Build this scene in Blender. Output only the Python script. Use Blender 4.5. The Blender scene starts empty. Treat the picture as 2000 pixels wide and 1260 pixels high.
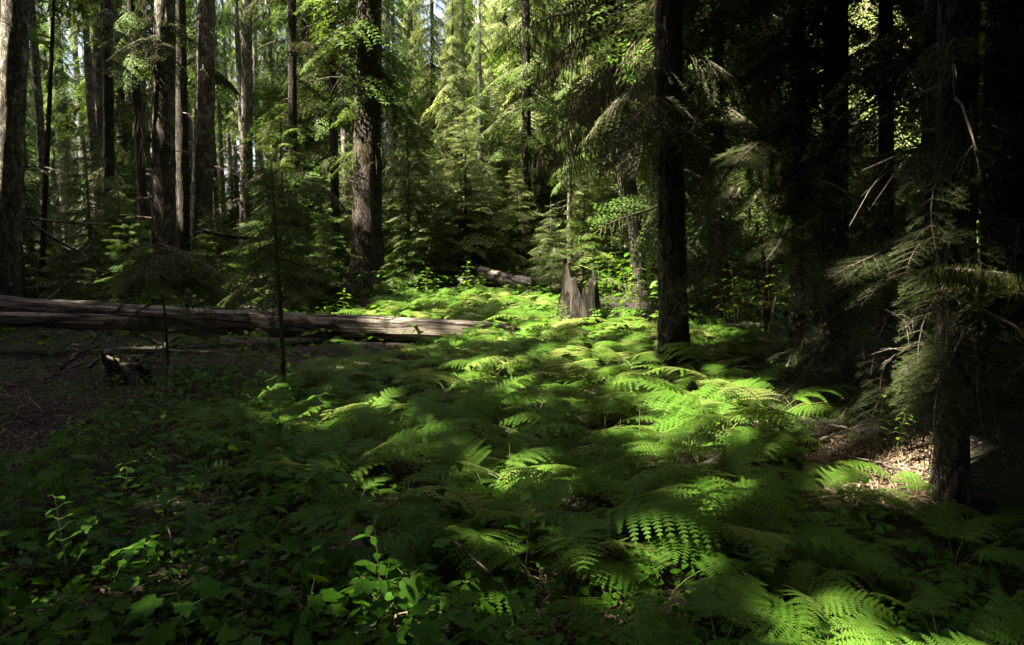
import bpy, math, random
import numpy as np
from mathutils import Vector, Matrix

sc = bpy.context.scene
COL = sc.collection
R = math.radians

# ------------------------------------------------------------------ camera
CAM_Z, PITCH, FPX = 1.6, R(6.4), 1333.0
cam = bpy.data.cameras.new('camera'); camo = bpy.data.objects.new('camera', cam); COL.objects.link(camo)
cam.sensor_width = 36; cam.lens = 24.0; cam.clip_start = 0.05; cam.clip_end = 2000
camo.location = (0, 0, CAM_Z); camo.rotation_euler = (R(90) - PITCH, 0, 0)
cam.dof.use_dof = False
sc.camera = camo

# ------------------------------------------------------------------ light
SUN = np.array([-0.74, -0.40, 1.12]); SUN = SUN / np.linalg.norm(SUN)      # towards the sun
elev = math.asin(SUN[2]); azim = math.atan2(SUN[0], SUN[1])
sl = bpy.data.lights.new('sun', 'SUN'); so = bpy.data.objects.new('sun', sl); COL.objects.link(so)
sl.energy = 5.0; sl.angle = R(0.5); sl.color = (1.0, 0.90, 0.70)
so.rotation_euler = Vector(SUN).to_track_quat('Z', 'Y').to_euler()
so.location = (-20, -6, 30)
w = bpy.data.worlds.new('World'); sc.world = w; w.use_nodes = True
nt = w.node_tree; bg = nt.nodes['Background']
sky = nt.nodes.new('ShaderNodeTexSky'); sky.sky_type = 'NISHITA'; sky.sun_disc = False
sky.sun_elevation = elev; sky.sun_rotation = azim; sky.air_density = 0.6; sky.dust_density = 8.0; sky.ozone_density = 0.3
nt.links.new(sky.outputs[0], bg.inputs[0]); bg.inputs[1].default_value = 0.125
sc.view_settings.view_transform = 'Standard'; sc.view_settings.look = 'None'
sc.view_settings.exposure = 3.35; sc.view_settings.gamma = 1.0
sc.render.engine = 'CYCLES'
cy = sc.cycles
cy.use_denoising = True
try:
    cy.denoiser = 'OPENIMAGEDENOISE'; cy.denoising_prefilter = 'ACCURATE'; cy.denoising_input_passes = 'RGB_ALBEDO_NORMAL'
except Exception: pass
cy.max_bounces = 6; cy.diffuse_bounces = 4; cy.glossy_bounces = 1; cy.transmission_bounces = 3
cy.caustics_reflective = False; cy.caustics_refractive = False
cy.use_adaptive_sampling = True; cy.adaptive_threshold = 0.006

# ------------------------------------------------------------------ maths
rs = np.random.RandomState(7)
random.seed(7)

def _hash(ix, iy, iz, seed):
    n = (ix * 374761393 + iy * 668265263 + iz * 2147483647 + seed * 1274126177) & 0xffffffff
    n = ((n ^ (n >> 13)) * 1274126177) & 0xffffffff
    n = ((n ^ (n >> 16)) * 2246822519) & 0xffffffff
    return ((n ^ (n >> 15)) & 0xffffff) / float(0xffffff) * 2 - 1

def noise(p, scale=1.0, seed=0):
    p = np.atleast_2d(np.asarray(p, float)) / scale
    if p.shape[1] == 2: p = np.c_[p, np.zeros(len(p))]
    i = np.floor(p).astype(np.int64); f = p - i; f = f * f * (3 - 2 * f)
    out = 0
    for a in (0, 1):
        for b in (0, 1):
            for c in (0, 1):
                wgt = (f[:, 0] if a else 1 - f[:, 0]) * (f[:, 1] if b else 1 - f[:, 1]) * (f[:, 2] if c else 1 - f[:, 2])
                out = out + wgt * _hash(i[:, 0] + a, i[:, 1] + b, i[:, 2] + c, seed)
    return out

def smooth(a, b, x):
    t = np.clip((np.asarray(x, float) - a) / (b - a), 0, 1)
    return t * t * (3 - 2 * t)

def height(x, y):
    x = np.atleast_1d(np.asarray(x, float)); y = np.atleast_1d(np.asarray(y, float))
    x, y = np.broadcast_arrays(x, y); x = x.ravel(); y = y.ravel()
    yy = np.minimum(y, 70)
    q = np.clip(x / np.maximum(yy, 6), -1, 1)
    s = 0.055 + 0.075 * smooth(-0.35, 0.45, q)
    k = 3.0
    ramp = k * np.logaddexp(0, (yy - 10) / k)
    r2 = 4.0 * np.logaddexp(0, (yy - 21) / 4.0)
    h = s * ramp + r2 * (.045 + .085 * smooth(-.30, .1, q))
    h = h + 0.10 * noise(np.c_[x, y], 2.7, 3) + 0.035 * noise(np.c_[x, y], 0.6, 4) + 0.5 * noise(np.c_[x, y], 19, 5) * smooth(14, 40, y)
    h = h + 0.18 * np.exp(-(((x - 3.3) / 1.1) ** 2 + ((y - 4.9) / 1.0) ** 2))
    return h

_gx = np.arange(-62, 62.1, .15); _gy = np.arange(-16, 92, .15); _X, _Y = np.meshgrid(_gx, _gy)
_HG = height(_X.ravel(), _Y.ravel()).reshape(_X.shape); _HL = _HG.tolist(); _NX, _NY = len(_gx), len(_gy)
def h1(x, y):
    fx = (x + 62) / .15; fy = (y + 16) / .15
    i = int(fx); j = int(fy)
    if fx < 0 or fy < 0 or i >= _NX - 1 or j >= _NY - 1: return float(height(x, y)[0])
    fx -= i; fy -= j; a = _HL[j]; b = _HL[j + 1]
    return (a[i] * (1 - fx) + a[i + 1] * fx) * (1 - fy) + (b[i] * (1 - fx) + b[i + 1] * fx) * fy

CA, SA = math.cos(PITCH), math.sin(PITCH)
def ray(px, py):
    u = (px - 1000) / FPX; v = (630 - py) / FPX
    return np.array([u, CA + v * SA, -SA + v * CA])

def P(px, py, d):
    r = ray(px, py); t = d / r[1]
    return np.array([r[0] * t, d, CAM_Z + r[2] * t])

def G(px, py):
    r = [float(v) for v in ray(px, py)]
    t = 1.2
    while t < 120:
        if CAM_Z + r[2] * t < h1(r[0] * t, r[1] * t): break
        t *= 1.01
    return np.array([r[0] * t, r[1] * t, h1(r[0] * t, r[1] * t)])

def proj(p):
    x, y, z = p[0], p[1], p[2] - CAM_Z
    f = y * CA - z * SA; v = y * SA + z * CA
    if f <= 0.05: return (-9999, -9999, f)
    return (1000 + FPX * x / f, 630 - FPX * v / f, f)

# ------------------------------------------------------------------ mesh helpers
class MB:
    def __init__(s): s.V = []; s.F = []; s.n = 0
    def add(s, V, F, m=0):
        V = np.asarray(V, float); F = np.asarray(F, np.int64)
        if not len(V) or not len(F): return
        s.V.append(V); s.F.append((F + s.n, m)); s.n += len(V)
    def addmb(s, o, M=None, ms=None):
        for (F, m) in o.F: s.F.append((F + s.n, m if ms is None else ms))
        for V in o.V: s.V.append(V if M is None else V @ M[:3, :3].T + M[:3, 3])
        s.n += o.n
    def flat(s):
        if len(s.V) > 1: s.V = [np.concatenate(s.V)]
        d = {}
        for F, m in s.F: d.setdefault((F.shape[1], m), []).append(F)
        s.F = [(np.concatenate(v), k[1]) for k, v in d.items()]
        return s
    def data(s, name, mats, smoothed=True):
        s.flat(); V = s.V[0]
        me = bpy.data.meshes.new(name)
        me.vertices.add(len(V)); me.vertices.foreach_set('co', V.astype(np.float32).ravel())
        tot = sum(F.size for F, m in s.F); np_ = sum(len(F) for F, m in s.F)
        me.loops.add(tot); me.polygons.add(np_)
        li = np.concatenate([F.ravel() for F, m in s.F]).astype(np.int32)
        sizes = np.concatenate([np.full(len(F), F.shape[1]) for F, m in s.F]).astype(np.int32)
        mi = np.concatenate([np.full(len(F), m) for F, m in s.F]).astype(np.int32)
        starts = np.concatenate([[0], np.cumsum(sizes)[:-1]]).astype(np.int32)
        me.loops.foreach_set('vertex_index', li)
        me.polygons.foreach_set('loop_start', starts)
        me.polygons.foreach_set('material_index', mi)
        me.polygons.foreach_set('use_smooth', np.full(np_, smoothed))
        for m in (mats if isinstance(mats, (list, tuple)) else [mats]): me.materials.append(m)
        me.update(calc_edges=True); me.validate()
        return me

def link(name, data, parent=None, M=None):
    o = bpy.data.objects.new(name, data); COL.objects.link(o)
    if parent is not None: o.parent = parent
    if M is not None: o.matrix_local = Matrix([list(map(float, r)) for r in M])
    return o

def tag(o, label, cat, group=None, kind=None):
    if label: o['label'] = label
    if cat: o['category'] = cat
    if group: o['group'] = group
    if kind: o['kind'] = kind
    return o

def thing(name, label, cat, loc, rz=0.0, group=None, scale=1.0):
    o = bpy.data.objects.new(name, None); COL.objects.link(o)
    o.empty_display_size = 0.2
    o.location = tuple(float(v) for v in loc); o.rotation_euler = (0, 0, rz); o.scale = (scale,) * 3
    return tag(o, label, cat, group)

def rotm(ax, a):
    c, s = math.cos(a), math.sin(a); M = np.eye(4)
    if ax == 'x': M[1, 1] = c; M[1, 2] = -s; M[2, 1] = s; M[2, 2] = c
    if ax == 'y': M[0, 0] = c; M[0, 2] = s; M[2, 0] = -s; M[2, 2] = c
    if ax == 'z': M[0, 0] = c; M[0, 1] = -s; M[1, 0] = s; M[1, 1] = c
    return M
def trm(x, y, z): M = np.eye(4); M[:3, 3] = (x, y, z); return M
def scm(x, y=None, z=None): return np.diag([x, x if y is None else y, x if z is None else z, 1.0])

def frames(pts):
    pts = np.asarray(pts, float); T = np.gradient(pts, axis=0); T /= np.linalg.norm(T, axis=1)[:, None] + 1e-9
    up = np.array([0, 0, 1.0]) if abs(T[0, 2]) < 0.9 else np.array([1.0, 0, 0])
    N = np.zeros_like(pts); B = np.zeros_like(pts)
    for i in range(len(pts)):
        n = up - T[i] * np.dot(up, T[i]); n /= np.linalg.norm(n) + 1e-9
        N[i] = n; B[i] = np.cross(T[i], n); up = n
    return T, N, B

def tube(pts, rad, k=6, jit=0.0, cap=True):
    pts = np.asarray(pts, float); n = len(pts); rad = np.broadcast_to(rad, (n,)).astype(float)
    T, N, B = frames(pts); a = np.arange(k) * 2 * math.pi / k
    V = pts[:, None, :] + rad[:, None, None] * (np.cos(a)[None, :, None] * N[:, None, :] + np.sin(a)[None, :, None] * B[:, None, :])
    V = V.reshape(-1, 3)
    if jit: V = V + (np.random.RandomState(int(abs(pts[0, 0] * 97 + n)) % 9999).rand(*V.shape) - .5) * jit * 2 * np.repeat(rad, k)[:, None]
    i = np.arange(n - 1)[:, None] * k; j = np.arange(k)[None, :]; j2 = (j + 1) % k
    F = np.stack([i + j, i + j2, i + k + j2, i + k + j], -1).reshape(-1, 4)
    mb = MB(); mb.add(V, F)
    if cap and k >= 3:
        c = np.concatenate([pts[:1], V[:k]]); mb.add(c, [(0, 1 + (q + 1) % k, 1 + q) for q in range(k)])
        c = np.concatenate([pts[-1:], V[-k:]]); mb.add(c, [(0, 1 + q, 1 + (q + 1) % k) for q in range(k)])
    return mb

# ------------------------------------------------------------------ materials
def newmat(name):
    m = bpy.data.materials.new(name); m.use_nodes = True; t = m.node_tree; t.nodes.clear()
    out = t.nodes.new('ShaderNodeOutputMaterial'); return m, t, out
def N(t, kind, **kw):
    n = t.nodes.new(kind)
    for k, v in kw.items():
        if k.startswith('i_'): n.inputs[k[2:]].default_value = v
        else: setattr(n, k, v)
    return n

def leaf_mat(name, dark, light, trans, tcol, rough=0.45, spec=0.3, dead=None, ri=0.45):
    m, t, out = newmat(name); L = t.links.new
    geo = N(t, 'ShaderNodeNewGeometry'); oi = N(t, 'ShaderNodeObjectInfo'); tc = N(t, 'ShaderNodeTexCoord')
    nz = N(t, 'ShaderNodeTexNoise'); nz.inputs['Scale'].default_value = 5.0; nz.inputs['Detail'].default_value = 6; nz.inputs['Roughness'].default_value = .75; L(tc.outputs['Object'], nz.inputs['Vector'])
    a = N(t, 'ShaderNodeMath', operation='MULTIPLY_ADD'); L(geo.outputs['Random Per Island'], a.inputs[0]); a.inputs[1].default_value = ri
    b = N(t, 'ShaderNodeMath', operation='MULTIPLY_ADD'); L(oi.outputs['Random'], b.inputs[0]); b.inputs[1].default_value = 0.35; b.inputs[2].default_value = -0.25
    L(b.outputs[0], a.inputs[2])
    c = N(t, 'ShaderNodeMath', operation='MULTIPLY_ADD', use_clamp=True); L(nz.outputs[0], c.inputs[0]); c.inputs[1].default_value = 0.9; L(a.outputs[0], c.inputs[2])
    mx = N(t, 'ShaderNodeMix', data_type='RGBA'); L(c.outputs[0], mx.inputs[0])
    mx.inputs[6].default_value = (*dark, 1); mx.inputs[7].default_value = (*light, 1)
    col = mx.outputs[2]
    if dead:
        gt = N(t, 'ShaderNodeMath', operation='GREATER_THAN'); L(geo.outputs['Random Per Island'], gt.inputs[0]); gt.inputs[1].default_value = dead[1]
        m2 = N(t, 'ShaderNodeMix', data_type='RGBA'); L(gt.outputs[0], m2.inputs[0]); L(col, m2.inputs[6]); m2.inputs[7].default_value = (*dead[0], 1)
        col = m2.outputs[2]
    pb = N(t, 'ShaderNodeBsdfPrincipled'); L(col, pb.inputs['Base Color']); pb.inputs['Roughness'].default_value = rough
    pb.inputs['Specular IOR Level'].default_value = spec
    tr = N(t, 'ShaderNodeBsdfTranslucent'); tr.inputs[0].default_value = (*tcol, 1)
    tm = N(t, 'ShaderNodeMix', data_type='RGBA'); tm.inputs[0].default_value = 0.35; tm.inputs[6].default_value = (*tcol, 1); L(col, tm.inputs[7]); L(tm.outputs[2], tr.inputs[0])
    ms = N(t, 'ShaderNodeMixShader'); ms.inputs[0].default_value = trans
    L(pb.outputs[0], ms.inputs[1]); L(tr.outputs[0], ms.inputs[2]); L(ms.outputs[0], out.inputs[0])
    return m

def bark_mat(name, dark, mid, lich, lich_amt=0.5, zs=0.22, scale=9.0, bump=0.9):
    m, t, out = newmat(name); L = t.links.new
    tc = N(t, 'ShaderNodeTexCoord'); mp = N(t, 'ShaderNodeMapping'); mp.inputs['Scale'].default_value = (1, 1, zs); L(tc.outputs['Object'], mp.inputs[0])
    n1 = N(t, 'ShaderNodeTexNoise'); n1.inputs['Scale'].default_value = scale; n1.inputs['Detail'].default_value = 6; n1.inputs['Roughness'].default_value = .65; L(mp.outputs[0], n1.inputs['Vector'])
    v1 = N(t, 'ShaderNodeTexVoronoi', feature='DISTANCE_TO_EDGE'); v1.inputs['Scale'].default_value = scale * 2.4
    mix = N(t, 'ShaderNodeVectorMath', operation='MULTIPLY_ADD'); L(n1.outputs['Color'], mix.inputs[0]); mix.inputs[1].default_value = (.22, .22, .22); L(mp.outputs[0], mix.inputs[2])
    L(mix.outputs[0], v1.inputs['Vector'])
    r1 = N(t, 'ShaderNodeValToRGB'); r1.color_ramp.elements[0].position = .32; r1.color_ramp.elements[1].position = .68
    r1.color_ramp.elements[0].color = (*dark, 1); r1.color_ramp.elements[1].color = (*mid, 1); L(n1.outputs[0], r1.inputs[0])
    n2 = N(t, 'ShaderNodeTexNoise'); n2.inputs['Scale'].default_value = 5.5; n2.inputs['Detail'].default_value = 7; n2.inputs['Roughness'].default_value = .7; L(tc.outputs['Object'], n2.inputs['Vector'])
    r2 = N(t, 'ShaderNodeValToRGB'); r2.color_ramp.elements[0].position = .62 - .22 * lich_amt; r2.color_ramp.elements[1].position = .72 - .18 * lich_amt; L(n2.outputs[0], r2.inputs[0])
    mx = N(t, 'ShaderNodeMix', data_type='RGBA'); L(r2.outputs[0], mx.inputs[0]); L(r1.outputs[0], mx.inputs[6]); mx.inputs[7].default_value = (*lich, 1)
    cr = N(t, 'ShaderNodeMath', operation='MULTIPLY', use_clamp=True); L(v1.outputs['Distance'], cr.inputs[0]); cr.inputs[1].default_value = 7.0
    m3 = N(t, 'ShaderNodeMix', data_type='RGBA'); L(cr.outputs[0], m3.inputs[0]); m3.inputs[6].default_value = (dark[0] * .5, dark[1] * .5, dark[2] * .5, 1); L(mx.outputs[2], m3.inputs[7])
    hsum = N(t, 'ShaderNodeMath', operation='ADD'); L(cr.outputs[0], hsum.inputs[0]); L(n1.outputs[0], hsum.inputs[1])
    bp = N(t, 'ShaderNodeBump'); bp.inputs['Strength'].default_value = bump; bp.inputs['Distance'].default_value = 0.03; L(hsum.outputs[0], bp.inputs['Height'])
    pb = N(t, 'ShaderNodeBsdfPrincipled'); L(m3.outputs[2], pb.inputs['Base Color']); pb.inputs['Roughness'].default_value = .92; pb.inputs['Specular IOR Level'].default_value = .15
    L(bp.outputs[0], pb.inputs['Normal']); L(pb.outputs[0], out.inputs[0])
    return m

def wood_mat(name, dark, light, axis='x', scale=14.0):
    m, t, out = newmat(name); L = t.links.new
    tc = N(t, 'ShaderNodeTexCoord'); mp = N(t, 'ShaderNodeMapping'); mp.inputs['Scale'].default_value = (.06, 1, 1) if axis == 'x' else (1, 1, .1); L(tc.outputs['Object'], mp.inputs[0])
    n1 = N(t, 'ShaderNodeTexNoise'); n1.inputs['Scale'].default_value = scale; n1.inputs['Detail'].default_value = 8; n1.inputs['Roughness'].default_value = .7; L(mp.outputs[0], n1.inputs['Vector'])
    n2 = N(t, 'ShaderNodeTexNoise'); n2.inputs['Scale'].default_value = 1.6; n2.inputs['Detail'].default_value = 5; L(tc.outputs['Object'], n2.inputs['Vector'])
    ad = N(t, 'ShaderNodeMath', operation='MULTIPLY_ADD'); L(n2.outputs[0], ad.inputs[0]); ad.inputs[1].default_value = .6; L(n1.outputs[0], ad.inputs[2])
    r1 = N(t, 'ShaderNodeValToRGB'); r1.color_ramp.elements[0].position = .6; r1.color_ramp.elements[1].position = .98
    r1.color_ramp.elements[0].color = (*dark, 1); r1.color_ramp.elements[1].color = (*light, 1); L(ad.outputs[0], r1.inputs[0])
    ve = N(t, 'ShaderNodeTexVoronoi', feature='DISTANCE_TO_EDGE'); ve.inputs['Scale'].default_value = scale * .42
    wv = N(t, 'ShaderNodeVectorMath', operation='MULTIPLY_ADD'); L(n1.outputs['Color'], wv.inputs[0]); wv.inputs[1].default_value = (.25, .25, .25); L(mp.outputs[0], wv.inputs[2]); L(wv.outputs[0], ve.inputs['Vector'])
    ck = N(t, 'ShaderNodeMath', operation='MULTIPLY', use_clamp=True); L(ve.outputs['Distance'], ck.inputs[0]); ck.inputs[1].default_value = 14
    n3 = N(t, 'ShaderNodeTexNoise'); n3.inputs['Scale'].default_value = 3.2; n3.inputs['Detail'].default_value = 8; n3.inputs['Roughness'].default_value = .7; L(tc.outputs['Object'], n3.inputs['Vector'])
    r4 = N(t, 'ShaderNodeValToRGB'); r4.color_ramp.elements[0].position = .52; r4.color_ramp.elements[1].position = .60; L(n3.outputs[0], r4.inputs[0])
    mb1 = N(t, 'ShaderNodeMix', data_type='RGBA'); L(r4.outputs[0], mb1.inputs[0]); L(r1.outputs[0], mb1.inputs[6]); mb1.inputs[7].default_value = (dark[0] * .8 + .02, dark[1] * .7 + .015, dark[2] * .6 + .008, 1)
    mc = N(t, 'ShaderNodeMix', data_type='RGBA'); L(ck.outputs[0], mc.inputs[0]); mc.inputs[6].default_value = (.006, .005, .004, 1); L(mb1.outputs[2], mc.inputs[7])
    hs = N(t, 'ShaderNodeMath', operation='MULTIPLY_ADD'); L(ck.outputs[0], hs.inputs[0]); hs.inputs[1].default_value = .8; L(n1.outputs[0], hs.inputs[2])
    bp = N(t, 'ShaderNodeBump'); bp.inputs['Strength'].default_value = 1.0; bp.inputs['Distance'].default_value = 0.03; L(hs.outputs[0], bp.inputs['Height'])
    pb = N(t, 'ShaderNodeBsdfPrincipled'); L(mc.outputs[2], pb.inputs['Base Color']); pb.inputs['Roughness'].default_value = .85; pb.inputs['Specular IOR Level'].default_value = .2
    L(bp.outputs[0], pb.inputs['Normal']); L(pb.outputs[0], out.inputs[0])
    return m

def soil_mat():
    m, t, out = newmat('forest_soil'); L = t.links.new
    tc = N(t, 'ShaderNodeTexCoord')
    n1 = N(t, 'ShaderNodeTexNoise'); n1.inputs['Scale'].default_value = 38; n1.inputs['Detail'].default_value = 8; n1.inputs['Roughness'].default_value = .75; L(tc.outputs['Object'], n1.inputs['Vector'])
    n2 = N(t, 'ShaderNodeTexNoise'); n2.inputs['Scale'].default_value = 1.3; n2.inputs['Detail'].default_value = 6; L(tc.outputs['Object'], n2.inputs['Vector'])
    r1 = N(t, 'ShaderNodeValToRGB'); e = r1.color_ramp.elements; e[0].position = .35; e[1].position = .75
    e[0].color = (.010, .009, .008, 1); e[1].color = (.066, .055, .045, 1); L(n1.outputs[0], r1.inputs[0])
    r2 = N(t, 'ShaderNodeValToRGB'); e = r2.color_ramp.elements; e[0].position = .5; e[1].position = .62; L(n2.outputs[0], r2.inputs[0])
    mx = N(t, 'ShaderNodeMix', data_type='RGBA'); L(r2.outputs[0], mx.inputs[0]); L(r1.outputs[0], mx.inputs[6])
    r3 = N(t, 'ShaderNodeValToRGB'); e = r3.color_ramp.elements; e[0].position = .35; e[1].position = .7
    e[0].color = (.012, .02, .008, 1); e[1].color = (.05, .075, .02, 1); L(n1.outputs[0], r3.inputs[0]); L(r3.outputs[0], mx.inputs[7])
    bp = N(t, 'ShaderNodeBump'); bp.inputs['Strength'].default_value = 1; bp.inputs['Distance'].default_value = .03; L(n1.outputs[0], bp.inputs['Height'])
    pb = N(t, 'ShaderNodeBsdfPrincipled'); L(mx.outputs[2], pb.inputs['Base Color']); pb.inputs['Roughness'].default_value = .95; pb.inputs['Specular IOR Level'].default_value = .1
    L(bp.outputs[0], pb.inputs['Normal']); L(pb.outputs[0], out.inputs[0])
    return m

M_FERN = leaf_mat('fern_green', (.024, .094, .006), (.098, .180, .026), .45, (.41, .45, .14), rough=.55, spec=.10, ri=.35)
M_LEAF = leaf_mat('broad_leaf_green', (.014, .062, .003), (.052, .135, .008), .42, (.17, .31, .012), rough=.5, spec=.10, ri=.3)
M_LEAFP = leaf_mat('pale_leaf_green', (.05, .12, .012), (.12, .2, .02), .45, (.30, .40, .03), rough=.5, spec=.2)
M_NEED = leaf_mat('fir_needles', (.020, .052, .008), (.065, .125, .016), .3, (.15, .25, .02), rough=.6, spec=.15)
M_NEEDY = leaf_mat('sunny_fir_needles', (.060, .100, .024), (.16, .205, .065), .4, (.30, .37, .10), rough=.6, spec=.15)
M_NEED_SHADE = leaf_mat('olive_shaded_needles', (.014, .026, .008), (.045, .058, .018), .2, (.08, .11, .02), rough=.7, spec=.1)  # olive needle copy, shade of the dim boughs put into the colour
M_MOSS = leaf_mat('hanging_moss', (.030, .046, .010), (.085, .105, .022), .3, (.14, .18, .02), rough=.8, spec=.1)
M_LICH = leaf_mat('beard_lichen', (.022, .020, .012), (.07, .062, .036), .25, (.2, .18, .09), rough=.9, spec=.1)
M_DRY = leaf_mat('dry_litter', (.09, .05, .03), (.36, .27, .19), .15, (.3, .2, .12), rough=.8, spec=.1)
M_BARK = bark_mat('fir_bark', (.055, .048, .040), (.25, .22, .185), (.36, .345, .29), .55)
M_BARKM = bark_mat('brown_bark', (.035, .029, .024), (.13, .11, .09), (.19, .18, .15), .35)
M_BARK_SHADE = bark_mat('shade_dark_bark', (.014, .012, .010), (.055, .048, .042), (.10, .095, .08), .2)  # front trunk only: bark colour darkened to stand for shade
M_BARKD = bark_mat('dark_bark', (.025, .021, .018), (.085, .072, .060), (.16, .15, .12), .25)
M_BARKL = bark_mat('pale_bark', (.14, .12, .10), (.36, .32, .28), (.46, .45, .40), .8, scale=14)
M_TWIG = bark_mat('twig_bark', (.05, .04, .032), (.16, .13, .105), (.25, .24, .2), .4, scale=22, bump=.3)
M_WOOD = wood_mat('weathered_wood', (.035, .029, .024), (.27, .235, .20))
M_WOODV = wood_mat('weathered_stump_wood', (.009, .008, .006), (.075, .066, .052), 'z')
M_STEM = leaf_mat('green_stem', (.06, .09, .02), (.16, .19, .05), .1, (.2, .25, .05), rough=.5)

# ------------------------------------------------------------------ leaf sprays
def blades(base, dirv, nrm, ln, wd, fold=0.15):
    """rhombic leaf blades: base (n,3), direction, normal, length, width"""
    base = np.asarray(base); n = len(base)
    d = dirv / (np.linalg.norm(dirv, axis=1)[:, None] + 1e-9)
    s = np.cross(d, nrm); s /= np.linalg.norm(s, axis=1)[:, None] + 1e-9
    ln = np.broadcast_to(ln, (n,))[:, None]; wd = np.broadcast_to(wd, (n,))[:, None]
    mid = base + d * ln * .45
    V = np.stack([base, mid + s * wd * .5 + nrm * wd * fold, base + d * ln, mid - s * wd * .5 + nrm * wd * fold], 1).reshape(-1, 3)
    F = np.arange(n * 4).reshape(n, 4)
    return V, F

def pinnules(base, along, dirv, nrm, ln, wd):
    """leaflets with a broad foot on the midrib and a blunt narrow tip"""
    a = along / (np.linalg.norm(along, axis=1)[:, None] + 1e-9); d = dirv / (np.linalg.norm(dirv, axis=1)[:, None] + 1e-9)
    ln = ln[:, None]; wd = wd[:, None]
    V = np.stack([base - a * wd * .5, base + a * wd * .5, base + d * ln + a * wd * .16 + nrm * ln * .12, base + d * ln * .94 - a * wd * .20 + nrm * ln * .12], 1).reshape(-1, 3)
    return V, np.arange(len(base) * 4).reshape(-1, 4)

def bough(L, rng, fl=0.08, nside=9, nal=6, droop=0.35, width=0.42, fill=1.0, wf=.36, hang=0.15, stem=True, mats=(0, 1), rad=None):
    """a flat conifer bough along +X: main stem, side twigs, needle-cluster blades"""
    mb = MB(); t = np.linspace(0, 1, 8)
    def axis(t): return np.stack([L * t, L * .05 * np.sin(t * 5 + rng.rand() * 0), -droop * L * t ** 2 + .10 * L * t], -1)
    pts = axis(t)
    rad = rad or .012 * L + .004
    if stem: mb.addmb(tube(pts, np.linspace(rad, rad * .2, 8), 4, cap=False), ms=mats[1])
    bs, ds, ns = [], [], []
    for k in range(nside):
        tt = .12 + .86 * (k + .4 * rng.rand()) / nside
        c = axis(np.array([tt]))[0]
        for sg in (-1, 1):
            if rng.rand() > fill: continue
            sl_ = L * width * (1 - tt) ** .75 * (.75 + .5 * rng.rand()) + fl * .8
            ang = R(52 + 14 * rng.randn() * .6)
            d0 = np.array([math.cos(ang), sg * math.sin(ang), -.12 - hang * rng.rand()])
            m = max(2, int(nal * sl_ / (L * width) + 1.5))
            q = (np.arange(m) + .6) / m
            pp = c + d0 * (sl_ * q)[:, None] + np.array([0, 0, -1]) * (hang * sl_ * q ** 2)[:, None]
            if stem and sl_ > fl * 2:
                e = np.array([c, c + d0 * sl_ * .5 + np.array([0, 0, -hang * sl_ * .25]), c + d0 * sl_ * .9 + np.array([0, 0, -hang * sl_ * .8])])
                mb.addmb(tube(e, np.array([rad * .35, rad * .25, rad * .12]), 3, cap=False), ms=mats[1])
            for s2 in (-1, 1):
                a2 = s2 * R(48) ; ca, sa = math.cos(a2), math.sin(a2)
                d = np.array([d0[0] * ca - d0[1] * sa, d0[0] * sa + d0[1] * ca, d0[2]])
                bs.append(pp); ds.append(np.tile(d, (m, 1)) + rng.randn(m, 3) * .18)
            bs.append(pp[-1:]); ds.append(d0[None])
    # tip
    bs.append(pts[-2:]); ds.append(np.tile([1, 0, -.3], (2, 1)))
    bs = np.concatenate(bs); ds = np.concatenate(ds)
    nn = np.tile([0, 0, 1.0], (len(bs), 1)) + rng.randn(len(bs), 3) * .35
    V, F = blades(bs, ds, nn / np.linalg.norm(nn, axis=1)[:, None], fl * (.7 + .6 * rng.rand(len(bs))), fl * wf)
    mb.add(V, F, mats[0])
    return mb.flat()

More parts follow.
